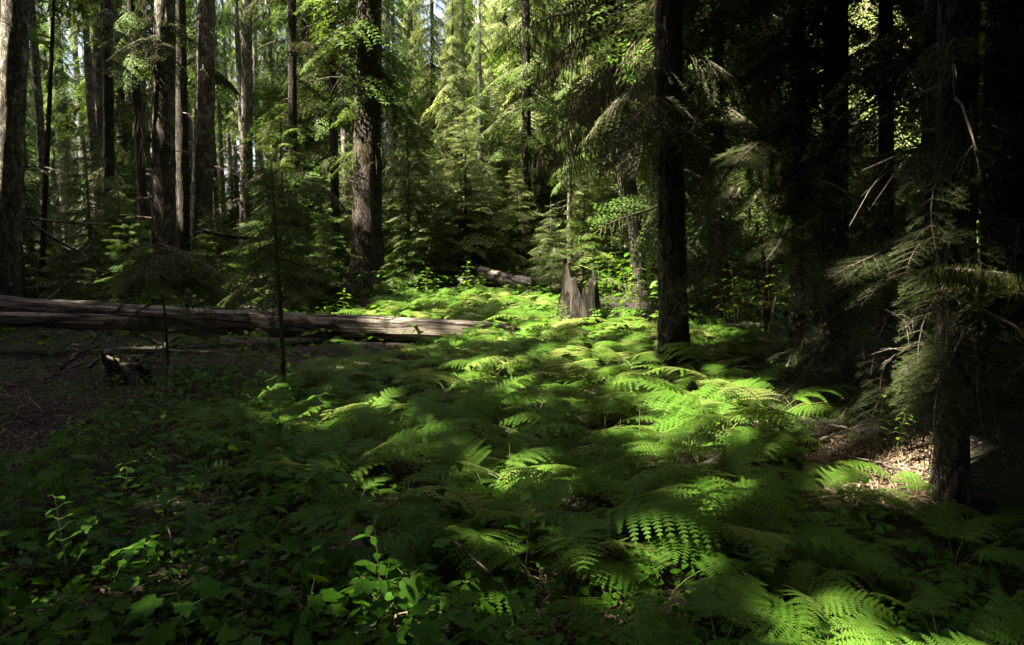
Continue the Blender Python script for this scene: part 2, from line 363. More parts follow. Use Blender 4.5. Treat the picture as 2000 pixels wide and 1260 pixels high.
def fine_bough(L, rng, droop=.4, nside=12, needle=.026, hang=.3, mats=(0, 1), wf=.16, bare=0.12, width=.42):
    """needle by needle bough for foliage near the camera, along +X"""
    mb = MB(); t = np.linspace(0, 1, 10)
    def axis(t): return np.stack([L * t, L * .04 * np.sin(t * 6), -droop * L * t ** 2 + .12 * L * t], -1)
    pts = axis(t); mb.addmb(tube(pts, np.linspace(.011 * L + .003, .002, 10), 5, cap=False), ms=mats[1])
    bs, ds = [], []
    def needles(a, b, c2, n):
        q = (np.arange(n) + .5)[:, None] / n
        pp = a * (1 - q) ** 2 + 2 * b * q * (1 - q) + c2 * q ** 2
        tg = 2 * (1 - q) * (b - a) + 2 * q * (c2 - b); tg /= np.linalg.norm(tg, axis=1)[:, None] + 1e-9
        sd = np.cross(tg, np.array([0, 0, 1.0])); sd /= np.linalg.norm(sd, axis=1)[:, None] + 1e-9
        for sg in (-1, 1):
            bs.append(pp); ds.append(tg * .55 + sg * sd * .85 + np.array([0, 0, .12]) + rng.randn(n, 3) * .13)
    for k in range(nside):
        tt = bare + (1 - bare) * (k + .3 * rng.rand()) / nside
        c = axis(np.array([tt]))[0]
        for sg in (-1, 1):
            sl_ = L * width * (1 - tt) ** .7 * (.7 + .5 * rng.rand()) + .05
            ang = R(50 + 8 * rng.randn()); d0 = np.array([math.cos(ang), sg * math.sin(ang), -.1])
            a = c; b = c + d0 * sl_ * .55; e = c + d0 * sl_ + np.array([0, 0, -hang * sl_ * (.6 + .6 * rng.rand())])
            mb.addmb(tube(np.array([a, b * .5 + (a + e) * .25, e]), np.array([.003, .002, .001]), 3, cap=False), ms=mats[1])
            needles(a, b, e, max(3, int(sl_ / .009)))
            ns2 = max(1, int(sl_ / .07))
            for j in range(ns2):
                q = (j + .5 + .3 * rng.rand()) / (ns2 + .3)
                p0 = a * (1 - q) ** 2 + 2 * b * q * (1 - q) + e * q ** 2
                for s2 in (-1, 1):
                    l2 = sl_ * .38 * (1 - q) + .03
                    a2 = s2 * R(46 + 8 * rng.randn()); ca, sa = math.cos(a2), math.sin(a2)
                    d = np.array([d0[0] * ca - d0[1] * sa, d0[0] * sa + d0[1] * ca, -.12 - hang * .7 * rng.rand()])
                    needles(p0, p0 + d * l2 * .5, p0 + d * l2 + np.array([0, 0, -hang * l2 * .3]), max(3, int(l2 / .009)))
    needles(pts[5], pts[7], pts[9], 18)
    bs = np.concatenate(bs); ds = np.concatenate(ds); n = len(bs)
    nn = np.tile([0, 0, 1.0], (n, 1)) + rng.randn(n, 3) * .3
    V, F = blades(bs, ds, nn / np.linalg.norm(nn, axis=1)[:, None], needle * (.7 + .5 * rng.rand(n)), needle * wf, 0)
    mb.add(V, F, mats[0])
    return mb.flat()

# ------------------------------------------------------------------ where crowns are cut to let the sun through
e1 = np.cross(SUN, [0, 0, 1.0]); e1 /= np.linalg.norm(e1); e2 = np.cross(SUN, e1)
def suv(p): p = np.atleast_2d(p); return np.c_[p @ e1, p @ e2]
LIT = []   # (point, radius, strength)
def lit(p, r, s=1.0): LIT.append((suv(p)[0], r, s))
for (px, py, r) in [(1195, 662, .5), (1060, 668, .4), (1010, 660, .45), (1240, 650, .5), (1200, 690, .35), (980, 600, .5), (940, 590, .4), (1040, 610, .35),
                    (1380, 830, .30), (1440, 835, .26), (1340, 800, .16), (1530, 850, .15), (1250, 810, .10),
                    (1640, 925, .17), (1700, 935, .20), (1760, 925, .24), (1810, 905, .2), (1700, 880, .24), (1730, 960, .24), (1640, 940, .2), (1690, 965, .18), (1780, 975, .16), (1590, 905, .12),
                    (800, 565, .30), (850, 590, .3), (1440, 660, .3), (1380, 680, .3), (1490, 640, .3)]:
    p = G(px, py); p[2] += .25; lit(p, r)
lit(P(735, 965, 3.2), .10); lit(P(790, 1000, 3.2), .05); lit(P(860, 1010, 3.3), .05)
lit(P(1350, 960, 3.4), .05)
for (px, py, d, r) in [(640, 625, 11, .28), (700, 632, 11.2, .3), (590, 622, 10.8, .2), (800, 640, 11.6, .25), (200, 572, 10, .12), (120, 568, 9.8, .10), (860, 645, 12, .2), (500, 612, 10.6, .12),
                       (1108, 535, 12.3, .05), (1295, 560, 10, .16), (1300, 520, 10, .13), (1297, 610, 10, .10), (1300, 480, 10, .1),
                       (1225, 470, 20, 1.0), (1220, 350, 20, .8), (995, 555, 17, .3), (692, 310, 16, .08), (700, 100, 16, .7), (740, 110, 16, .6), (770, 400, 16, .2),
                       (1470, 700, 5.0, .16), (1500, 690, 5.0, .12), (1900, 540, 3.5, .05), (1960, 545, 3.65, .07), (1700, 480, 5.4, .08), (1650, 500, 5.4, .05), (1660, 520, 5.4, .06),
                       (1450, 300, 8.5, .08), (1480, 335, 8.5, .08), (1770, 300, 14, .9), (1780, 400, 18, .9), (1230, 40, 8.2, .12), (1270, 20, 8.4, .12),
                       (500, 640, 7.2, .10), (310, 420, 15, .2), (305, 200, 15, .35), (20, 150, 12, .4), (30, 60, 12, .4), (225, 700, 8.7, .12), (300, 80, 15, .35), (395, 120, 16, .3),
                       (480, 240, 22, .5), (385, 440, 16, .25), (470, 420, 22, .5), (1110, 440, 19, .5), (1140, 470, 14, .4)]:
    lit(P(px, py, d), r)
for (x0, y0, x1, y1, d, n, rr) in [(308, 0, 306, 470, 15, 8, .28), (380, 20, 380, 470, 17, 8, .28), (190, 80, 190, 440, 23, 6, .4), (470, 150, 470, 460, 22, 4, .3), (20, 20, 5, 330, 12, 5, .25), (698, 200, 690, 420, 15.6, 3, .08), (205, 100, 200, 450, 20, 4, .3)]:
    for q in range(n): lit(P(x0 + (x1 - x0) * q / n + 6 * rs.randn(), y0 + (y1 - y0) * (q + rs.rand()) / n, d), rr * (.5 + rs.rand()))
for i in range(16): lit(P(760 + 320 * rs.rand(), 270 + 240 * rs.rand(), 13 + 7 * rs.rand()), .3 + .3 * rs.rand())
for i in range(22):    # the bright stand behind the clearing
    lit(P(820 + 480 * rs.rand(), 300 * rs.rand(), 20 + 14 * rs.rand()), 1.6 + rs.rand())
for i in range(12):
    lit(P(60 + 700 * rs.rand(), 60 + 330 * rs.rand(), 18 + 14 * rs.rand()), .5 + .5 * rs.rand())
for i in range(4):
    lit(P(1350 + 500 * rs.rand(), 80 + 380 * rs.rand(), 16 + 10 * rs.rand()), .4 + .4 * rs.rand())
LUV = np.array([l[0] for l in LIT]); LR = np.array([l[1] for l in LIT]) * 1.2 + .09
OPEN = [(0.5, 5.5, 2.4, .32), (0.8, 9.5, 2.6, .44), (.9, 3.6, 1.1, .22), (2.4, 2.8, 1.0, .0), (-1.0, 4.0, 1.2, .12), (1.3, 11.3, 1.5, .55), (-1.0, 10.8, 1.4, .4), (0, 13, 4, .34), (-2.4, 6.4, 1.6, .2), (1, 26, 9, .50), (0, 18, 5, .42), (-14, 26, 10, .05), (9, 24, 8, .1)]
FINE = [(.5, 4.6, 2.6, 1.15), (.7, 7.0, 2.6, 1.15), (-1.7, 5.6, 1.6, 1.0), (.7, 2.9, 1.7, 1.0), (-1.4, 2.8, 1.4, 1.0), (.9, 9.0, 3.4, .95), (1.8, 2.6, 1.6, .6), (0, 17, 5, .8), (-2.4, 3.6, 1.6, .8), (-.3, 2.7, 1.1, .78), (1, 26, 8, .7)]
def sunlit(p):
    """True where a canopy leaf would shade one of the places the photograph shows in sun"""
    uv = suv(p); n = noise(uv, .22, 11) * .22
    out = np.zeros(len(uv), bool)
    for a in range(0, len(uv), 20000):
        d = np.linalg.norm(uv[a:a + 20000, None, :] - LUV[None], axis=2) / LR[None]
        out[a:a + 20000] = d.min(1) < 1.02 + n[a:a + 20000]
    g = p - SUN[None] * (p[:, 2:3] / SUN[2])
    o = np.full(len(p), .02)
    for (x, y, s, a) in OPEN: o = np.maximum(o, a * np.exp(-(((g[:, 0] - x) / s) ** 2 + ((g[:, 1] - y) / s) ** 2)))
    dn = noise(uv, .95, 21) * .5 + noise(uv, .36, 22) * .5
    out |= dn > (.62 - o * 1.55)
    f = np.zeros(len(p))
    for (x, y, s, a) in FINE: f = np.maximum(f, a * np.exp(-(((g[:, 0] - x) / s) ** 2 + ((g[:, 1] - y) / s) ** 2)))
    out |= noise(uv, .15, 23) > (1.0 - f)
    return out

# ------------------------------------------------------------------ ground
def build_ground():
    def ax(n, a, b, near, p=2.2):
        t = np.linspace(-1, 1, n); v = np.sign(t) * (np.abs(t) * near + (np.abs(t) ** 6) * (1 - near / 1.0) * 0)
        return v
    xs = np.unique(np.concatenate([np.linspace(-8, 8, 230), np.linspace(-45, -8, 90), np.linspace(8, 45, 90), np.linspace(-320, -45, 24), np.linspace(45, 320, 24)]))
    ys = np.unique(np.concatenate([np.linspace(-60, -2, 30), np.linspace(-2, 16, 260), np.linspace(16, 60, 110), np.linspace(60, 420, 40)]))
    X, Y = np.meshgrid(xs, ys); Z = height(X.ravel(), Y.ravel())
    V = np.c_[X.ravel(), Y.ravel(), Z]; nx, ny = len(xs), len(ys)
    i = np.arange(ny - 1)[:, None] * nx; j = np.arange(nx - 1)[None, :]
    F = np.stack([i + j, i + j + 1, i + nx + j + 1, i + nx + j], -1).reshape(-1, 4)
    mb = MB(); mb.add(V, F); o = link('ground', mb.data('ground', soil_mat())); o['kind'] = 'structure'
build_ground()

# ------------------------------------------------------------------ trunks
def trunk(H, r0, lean=(0, 0), k=28, flare=.5, seed=0, ridge=.09, top=.18, dz=.14, zfine=9.0, sink=.25, lump=0.03):
    zs = np.concatenate([np.arange(-sink, zfine, dz), np.linspace(zfine, H, 14)])
    a = np.arange(k) * 2 * math.pi / k
    zz = np.maximum(zs, 0)
    r = r0 * (1 - (1 - top) * zz / H) * (1 + flare * np.exp(-zz / (r0 * 1.5)))
    A, Zg = np.meshgrid(a, zs)
    RR = np.repeat(r[:, None], k, 1)
    q = np.c_[np.cos(A).ravel() * 2.6, np.sin(A).ravel() * 2.6, Zg.ravel() * .9 / max(r0, .1) * .25]
    rg = 1 - np.abs(noise(q, .55, seed + 1)) * 2
    rg2 = noise(np.c_[q[:, 0], q[:, 1], q[:, 2] * 2.5], .28, seed + 2)
    lob = np.cos(A * 5 + seed) * .5 + np.cos(A * 3 + seed * 2) * .5
    RR = RR * (1 + ridge * rg.reshape(A.shape) + ridge * .6 * rg2.reshape(A.shape) + .30 * flare * lob * np.exp(-np.maximum(Zg, 0) / (r0 * 1.3)))
    cx = lean[0] * Zg + lump * r0 * 2 * np.sin(Zg * .7 + seed); cyy = lean[1] * Zg + lump * r0 * 2 * np.cos(Zg * .6 + seed)
    V = np.stack([cx + RR * np.cos(A), cyy + RR * np.sin(A), Zg], -1).reshape(-1, 3)
    n = len(zs); i = np.arange(n - 1)[:, None] * k; j = np.arange(k)[None, :]; j2 = (j + 1) % k
    F = np.stack([i + j, i + j2, i + k + j2, i + k + j], -1).reshape(-1, 4)
    mb = MB(); mb.add(V, F); return mb

def stubs(mb, H, r0, rng, n, z0=1.2, z1=9, lean=(0, 0), lmax=.9, m=0, thick=.012):
    """dead branch stubs on a trunk"""
    for i in range(n):
        z = z0 + (z1 - z0) * rng.rand(); a = rng.rand() * 6.283; l = lmax * (.15 + .85 * rng.rand() ** 2)
        c = np.array([lean[0] * z, lean[1] * z, z]); d = np.array([math.cos(a), math.sin(a), .1 - .5 * rng.rand()])
        r = r0 * .8
        pts = np.array([c + d * r * .7, c + d * (r + l * .5) + [0, 0, .02], c + d * (r + l) + [0, 0, -.12 * l] + rng.randn(3) * .06 * l])
        mb.addmb(tube(pts, np.array([thick, thick * .7, thick * .25]), 4, cap=False), ms=m)
        for j in range(int(l * 7)):
            q = .3 + .6 * rng.rand(); p0 = pts[0] * (1 - q) + pts[2] * q; dd = d * .5 + rng.randn(3) * .6; dd[2] -= .5
            mb.addmb(tube(np.array([p0, p0 + dd * .12, p0 + dd * .22 + [0, 0, -.04]]), np.array([.004, .003, .001]), 3, cap=False), ms=m)

# hanging lichen: thin drooping threads
def beard(mb, c, rng, n=40, L=.35, spread=.2, m=0, w=.012):
    p = c + rng.randn(n, 3) * spread * np.array([1, 1, .4]); d = np.tile([0, 0, -1.0], (n, 1)) + rng.randn(n, 3) * .18
    nn = rng.randn(n, 3); nn /= np.linalg.norm(nn, axis=1)[:, None]
    V, F = blades(p, d, nn, L * (.4 + rng.rand(n)), w, 0); mb.add(V, F, m)

# ------------------------------------------------------------------ crowns
def crown_mb(H, z0, rmax, nb, rng, fl, boughs, prof='cone', lean=(0, 0), droop=0.0, up=0.0):
    """stack copies of bough templates (unit length) round a stem"""
    mb = MB()
    for i in range(nb):
        q = (i + rng.rand()) / nb; z = z0 + (H - z0) * q
        if prof == 'cone': r = rmax * (1 - q) ** .8 * (.65 + .5 * rng.rand()) + .12
        elif prof == 'round': r = rmax * math.sin(math.pi * (.12 + .85 * q)) * (.7 + .4 * rng.rand()) + .3
        else: r = rmax * (.35 + .65 * (1 - q)) * (.4 + .8 * rng.rand())
        a = i * 2.399 + rng.rand() * .8
        B = boughs[rng.randint(len(boughs))]
        pitch = R(8 + droop * 40 - up * 30 * q + 10 * rng.randn())
        M = trm(lean[0] * z, lean[1] * z, z) @ rotm('z', a) @ rotm('y', pitch) @ rotm('x', .3 * rng.randn()) @ scm(r, r * (.8 + .5 * rng.rand()), r)
        mb.addmb(B, M)
    return mb.flat()

RG = np.random.RandomState
coarse = [bough(1, RG(i), fl=.13, nside=7, nal=4, droop=.3, hang=.25, wf=.42) for i in range(4)]
medium = [bough(1, RG(10 + i), fl=.056, nside=15, nal=10, droop=.34, hang=.28, wf=.44) for i in range(4)]
dense = [bough(1, RG(20 + i), fl=.042, nside=19, nal=13, droop=.35, hang=.35, wf=.34, width=.5) for i in range(4)]
print('bough faces', sum(len(F) for F, m in coarse[0].F), sum(len(F) for F, m in medium[0].F), sum(len(F) for F, m in dense[0].F))

bg_crown, bg_trunk = [], []
for i in range(6):
    r = RG(100 + i)
    bg_crown.append(crown_mb(15, 1.6 + (i % 3) * 1.2, 2.4 + .3 * (i % 2), 95, r, .1, medium, 'cone', droop=.5))
CROWN_D = [c.data('conifer_crown', [M_NEED, M_TWIG]) for c in bg_crown]
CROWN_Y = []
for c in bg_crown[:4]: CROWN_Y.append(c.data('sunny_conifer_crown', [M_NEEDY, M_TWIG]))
sparse_crown = [crown_mb(17, 5.5, 1.5, 50, RG(130 + i), .1, medium, 'col', droop=.6).data('sparse_conifer_crown', [M_NEED, M_TWIG]) for i in range(3)]
sparse_crown += [crown_mb(17, 4.5, 1.5, 55, RG(135 + i), .1, medium, 'col', droop=.6).data('sparse_sunny_crown', [M_NEED, M_TWIG]) for i in range(3)]
def bgt(i, mat, r0):
    mb = trunk(19, r0, k=10, flare=.3, seed=200 + i, dz=.5, zfine=8, ridge=.06)
    stubs(mb, 19, r0, RG(200 + i), 46, z0=.8, z1=9, lmax=1.3, thick=.013)
    return mb.data('conifer_trunk', mat)
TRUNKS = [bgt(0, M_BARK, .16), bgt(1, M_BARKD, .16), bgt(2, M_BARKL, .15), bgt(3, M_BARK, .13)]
YOUNG = []
for i in range(5):
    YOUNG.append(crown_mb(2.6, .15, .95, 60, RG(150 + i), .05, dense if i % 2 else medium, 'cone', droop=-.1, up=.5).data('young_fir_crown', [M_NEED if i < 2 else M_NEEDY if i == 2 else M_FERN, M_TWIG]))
ytr = tube(np.array([[0, 0, -.1], [.01, 0, .9], [0, .01, 1.8], [0, 0, 2.7]]), np.array([.03, .024, .014, .004]), 6).data('young_fir_trunk', M_TWIG)

# ------------------------------------------------------------------ the named tall trees
# px of base, px at the top edge of the picture, width in px, distance, material, kind of label ...
def sun_cut_crown(H, z0, rmax, nb, rng, base, lean=(0, 0)):  # leaves and stems that would block chosen sun patches are removed
    mb = crown_mb(H, z0, rmax, nb, rng, .2, coarse, 'round', lean=lean, droop=.1)
    V = mb.V[0]; out = MB()
    off = np.array(base)
    for F, m in mb.F:
        if m != 0 or F.shape[1] != 4: F = F[~sunlit(V[F].mean(1) + off)]
        else:
            q = V[F] + off
            keep = ~(sunlit(q[:, 0]) | sunlit(q[:, 2]) | sunlit((q[:, 0] + q[:, 2]) / 2)); F = F[keep]
        out.F.append((F, m))
    out.V = [V]; out.n = len(V)
    return out

def hero_tree(label, pxb, pxt, wpx, d, mat, H=24, crown=(9, 3.2, 70), nst=14, flare=.45, seed=0, group=None, name='conifer_tree', k=30, z1=8, low=None, ridge=.09, lmat=None, lmax=.9, ref=None, zb=None):
    b = P(pxb, 480, d); x, y = b[0], d; z = h1(x, y) if zb is None else zb
    t = P(pxt, 0, d); lean = ((t[0] - x) / (t[2] - z), 0.0)
    r0 = wpx / FPX * d / 2 / 1.05
    T = thing(name, label, 'tree', (x, y, z), 0, group)
    mb = trunk(H, r0, lean, k=k, flare=flare, seed=seed, ridge=ridge)
    link('trunk', mb.data('trunk', mat), T)
    r = RG(seed + 500)
    if nst:
        for q_ in range(nst):
            mb = MB(); stubs(mb, H, r0, r, 1, z1=z1, lean=lean, lmax=lmax); link('dead_branch', mb.data('dead_branch', [M_TWIG]), T)
    if crown:
        z0, rm, nb = crown
        c = sun_cut_crown(H, z0, rm, nb, r, (x, y, z), lean)
        link('crown', c.data('crown', [M_NEED, M_TWIG]), T)
    if low:   # live boughs in view: list of (z, azimuth deg, length)
        mb = MB()
        for (zz, az, l, set_) in low:
            M = trm(lean[0] * zz, 0, zz) @ rotm('z', R(az)) @ rotm('y', R(14 + 12 * r.rand())) @ scm(l)
            mb.addmb(set_[r.randint(len(set_))], M)
        link('lower_boughs', mb.data('lower_boughs', [lmat or M_NEED, M_TWIG]), T)
    return T, lean, r0
def ring(rng, z0, z1, n, l0, l1, set_, a0=0, a1=360):
    return [(z0 + (z1 - z0) * rng.rand(), a0 + (a1 - a0) * rng.rand(), l0 + (l1 - l0) * rng.rand(), set_) for i in range(n)]

r = RG(900)
T_left, *_ = hero_tree('broad grey conifer trunk cut by the left edge of the picture', -12, 34, 56, 12, M_BARK, nst=8, seed=1)
hero_tree('straight grey conifer trunk with hanging pale lichen strips at upper left', 315, 322, 46, 15, M_BARK, nst=16, seed=2, low=ring(r, 5, 8, 8, .8, 1.4, medium), lmat=M_NEED_SHADE)
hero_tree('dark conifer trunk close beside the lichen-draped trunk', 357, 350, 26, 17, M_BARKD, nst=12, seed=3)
hero_tree('upright speckled conifer trunk with a pale left edge, right of the dark one', 388, 402, 42, 17.5, M_BARK, nst=20, seed=4, low=ring(r, 5, 8, 5, .8, 1.4, medium), lmat=M_NEED_SHADE)
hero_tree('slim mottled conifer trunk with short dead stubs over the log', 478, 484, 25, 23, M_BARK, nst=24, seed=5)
hero_tree('dark slim conifer trunk with drooping boughs over the left end of the log', 208, 212, 22, 20, M_BARKD, nst=20, seed=6, low=ring(r, 3, 9, 9, .8, 2.0, medium), lmat=M_NEED_SHADE)
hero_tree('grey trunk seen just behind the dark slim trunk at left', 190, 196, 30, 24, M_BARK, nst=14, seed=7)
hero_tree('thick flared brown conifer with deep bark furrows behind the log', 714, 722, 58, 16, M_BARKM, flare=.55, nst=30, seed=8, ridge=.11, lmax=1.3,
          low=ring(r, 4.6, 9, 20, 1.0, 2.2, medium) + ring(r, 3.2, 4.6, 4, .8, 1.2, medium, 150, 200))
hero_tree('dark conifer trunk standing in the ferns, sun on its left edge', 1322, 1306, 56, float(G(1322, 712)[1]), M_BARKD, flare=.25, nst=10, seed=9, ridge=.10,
          low=ring(r, 2.6, 7, 22, .6, 1.5, dense), lmat=M_NEED_SHADE)
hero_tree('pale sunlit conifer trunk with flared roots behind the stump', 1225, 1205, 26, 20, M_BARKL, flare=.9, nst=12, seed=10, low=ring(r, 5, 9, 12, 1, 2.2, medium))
hero_tree('thin dark sapling trunk standing alone on the brown slope', 1506, 1496, 13, float(G(1506, 665)[1]), M_BARKD, nst=10, seed=11, H=14, crown=(6, 1.6, 40), k=12, low=ring(r, 3.2, 6, 16, .5, 1.3, medium), lmat=M_NEED_SHADE)
hero_tree('narrow black conifer trunk behind the sunlit drooping bough', 1566, 1560, 26, 8.4, M_BARKD, nst=10, seed=12, low=ring(r, 2.4, 6, 34, .6, 1.6, medium), lmat=M_NEED_SHADE)
hero_tree('thick black conifer trunk in deep shade, widening at its foot', 1640, 1632, 50, 8.4, M_BARKD, nst=10, seed=13, low=ring(r, 3.0, 6.5, 22, .6, 1.6, medium), lmat=M_NEED_SHADE)
hero_tree('massive black conifer trunk filling the dark right side', 1862, 1858, 100, 6.2, M_BARKD, nst=10, seed=14, low=ring(r, 2.2, 5.5, 16, .5, 1.2, medium, 150, 300), lmat=M_NEED_SHADE)
T_front, lf, rf = hero_tree('rough grey-barked conifer foot beside the sunlit litter at right', 1890, 1866, 62, 3.95, M_BARK_SHADE, nst=14, seed=15, flare=.35, z1=3)
hero_tree('black conifer trunk cut by the right edge of the picture', 1985, 1980, 92, 6.6, M_BARKD, nst=10, seed=16, low=ring(r, 2, 5.5, 16, .5, 1.3, medium, 120, 260), lmat=M_NEED_SHADE)
T_moss, *_ = hero_tree('dark conifer with long drooping lichen-hung branches right of centre', 1258, 1192, 26, 13.5, M_BARKD, nst=16, seed=17, low=ring(r, 3.4, 8, 26, .8, 1.8, medium), zb=None, lmat=M_NEED_SHADE)
hero_tree('dark conifer thick with boughs, between sapling and centre trunk', 1415, 1400, 22, 11.5, M_BARKD, nst=16, seed=18, low=ring(r, 2.2, 8, 60, .6, 1.7, dense), lmat=M_NEED_SHADE)
hero_tree('shaded conifer behind the two black trunks at right', 1740, 1730, 30, 10.5, M_BARKD, nst=10, seed=19, low=ring(r, 2.6, 8, 40, .7, 1.8, medium), lmat=M_NEED_SHADE)
hero_tree('slim dark trunk rising out of the shrubs left of the thick flared conifer', 655, 648, 18, 19, M_BARKD, nst=14, seed=20, low=ring(r, 3, 9, 12, .8, 1.8, medium), lmat=M_NEED_SHADE)
hero_tree('dark narrow conifer trunk with green boughs above the small spruce', 573, 570, 19, 17, M_BARKD, nst=14, seed=21, low=ring(r, 2.8, 8, 12, .8, 1.8, medium), lmat=M_NEED_SHADE)
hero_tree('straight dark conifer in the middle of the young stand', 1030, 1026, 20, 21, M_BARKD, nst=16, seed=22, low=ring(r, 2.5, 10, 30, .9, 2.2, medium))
hero_tree('thin leaning dark sapling trunk near the left edge', 70, 105, 11, 14, M_BARKD, nst=16, seed=23, H=11, crown=(6, 1.5, 30), k=12)

# unseen trees added to shade the view, crowns cut round the sun patches
r = RG(950)
spots = []
for (x0, x1, y0, y1, n) in [(-26, -5.5, -14, 9, 30), (-26, -12, 9, 17, 12), (-5.5, 5.5, -16, -5.0, 13), (5.0, 15, -12, 3.5, 18), (8.0, 20, 3.5, 13, 14)]:
    c = 0; tries = 0
    while c < n and tries < 900:
        tries += 1
        p = (x0 + (x1 - x0) * r.rand(), y0 + (y1 - y0) * r.rand())
        if p[1] > 0 and abs(p[0]) < p[1] * .78 + 1.2: continue
        if all((p[0] - q[0]) ** 2 + (p[1] - q[1]) ** 2 > 5.5 for q in spots): spots.append(p); c += 1
spots += [(-4.3, -3.0), (-2.4, -4.6)]
print('canopy trees', len(spots))
otr = trunk(30, .28, k=14, flare=.4, seed=60, dz=.5).data('tall_trunk', M_BARK)
for i, (x, y) in enumerate(spots):
    z = h1(x, y)
    T = thing('conifer_tree', 'added tall grey conifer outside the picture, its crown cut to shape sun and shade', 'tree', (x, y, z), 0, 'added shade conifers outside the picture')
    link('trunk', otr, T, rotm('z', r.rand() * 6))
    lo = 2.0 if (x > 5 or y < -1 or x < -12) else 4.5
    tall = x < -4 or y < -3
    c = sun_cut_crown((31 if tall else 22) + 4 * r.rand(), lo + 2 * r.rand(), 3.8 if tall else 3.6, 165 if tall else 110, r, (x, y, z)); link('crown', c.data('crown', [M_NEED, M_TWIG]), T)

# ------------------------------------------------------------------ the stand behind
r = RG(42)
def bg_tree(label, px, d, dat_c, dat_t, s, group, st=1.0):
    x = P(px, 480, d)[0]; z = h1(x, d)
    T = thing('conifer_tree', label, 'tree', (x, d, z - .1), r.rand() * 6.28, group, s)
    link('trunk', dat_t, T, scm(st, st, 1)); link('crown', dat_c, T)
used = []
def far_ok(px, d, gap):
    x = (px - 1000) / FPX * d
    for q in used:
        if (x - q[0]) ** 2 + (d - q[1]) ** 2 < gap * gap: return False
    used.append((x, d)); return True
cnt = 0
for i in range(2000):      # bright-topped stand at the centre
    if cnt >= 34: break
    px, d = 800 + 560 * r.rand(), 21 + 26 * r.rand()
    if not far_ok(px, d, 2.9): continue
    cnt += 1
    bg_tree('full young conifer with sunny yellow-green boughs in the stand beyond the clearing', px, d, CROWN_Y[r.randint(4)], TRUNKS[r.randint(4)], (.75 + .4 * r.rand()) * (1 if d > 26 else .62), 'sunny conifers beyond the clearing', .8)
cnt = 0
for i in range(2000):
    if cnt >= 62: break
    px, d = -120 + 930 * r.rand(), 21 + 26 * r.rand()
    if not far_ok(px, d, 1.7): continue
    if 60 < px < 240 and r.rand() < .3: continue
    cnt += 1
    k = r.rand()
    bg_tree('slender high-crowned conifer trunk in the open left stand', px, d, (sparse_crown[:3] + sparse_crown[:3] + CROWN_D[:1])[r.randint(7)], TRUNKS[r.randint(4)], .85 + .4 * r.rand(), 'slender conifers in the left stand', .7 + .5 * r.rand())
cnt = 0
for i in range(2000):
    if cnt >= 36: break
    px, d = 1330 + 800 * r.rand(), 16 + 26 * r.rand()
    if not far_ok(px, d, 2.3): continue
    cnt += 1
    bg_tree('shaded conifer on the slope behind the black trunks at right', px, d, (CROWN_D + CROWN_Y)[r.randint(8)], TRUNKS[r.randint(4)], .7 + .5 * r.rand(), 'conifers on the right slope', .9)
cnt = 0
for i in range(3000):      # far wood closing the view
    if cnt >= 84: break
    px, d = -300 + 2600 * r.rand(), 48 + 40 * r.rand()
    if not far_ok(px, d, 3.2): continue
    if px < 420 and r.rand() < .45: continue
    cnt += 1
    bg_tree('far conifer closing the view through the stand', px, d, (CROWN_D + CROWN_Y)[r.randint(10)], TRUNKS[r.randint(4)], .95 + .35 * r.rand(), 'far conifers closing the view')

# pale thin trunks at left
for i, (px, d, s) in enumerate([(512, 27, .9), (530, 30, .9), (543, 25, .8), (600, 28, .8), (617, 24, .6), (130, 30, .9), (455, 31, .9), (938, 24, .7), (905, 27, .9), (1112, 19, .5), (1765, 19, 1.1), (1783, 20, .8)]):
    x = P(px, 480, d)[0]
    lb = {9: 'thin pale bare trunk behind the young firs at the stump', 10: 'bright white sunlit trunk on the right slope', 11: 'slim white sunlit trunk beside the bright one on the right slope',
          7: 'thin grey trunk inside the sunny stand, nearer the stump', 8: 'thin grey trunk inside the sunny stand, nearer the flared conifer', 5: 'pale trunk against the sky gap at far left'}.get(i, 'thin pale pole-like conifer trunk between the left stand and the flared conifer')
    T = thing('conifer_tree', lb, 'tree', (x, d, h1(x, d) - .1), r.rand() * 6, 'thin pale pole conifers' if i in (0, 1, 2, 3, 4, 6) else None, s)
    link('trunk', TRUNKS[2], T, scm(1 if i != 10 else 1.3, 1 if i != 10 else 1.3, 1)); link('crown', sparse_crown[i % 6], T)

for i in range(26):
    px, d = 20 + 660 * r.rand(), 22 + 12 * r.rand(); x = P(px, 480, d)[0]
    T = thing('conifer_tree', 'thin pale pole-like conifer trunk between the left stand and the flared conifer', 'tree', (x, d, h1(x, d) - .1), r.rand() * 6, 'thin pale pole conifers', .6 + .4 * r.rand())
    link('trunk', TRUNKS[2 if i % 2 else 0], T); link('crown', sparse_crown[1 + i % 2], T, trm(0, 0, 3.5))
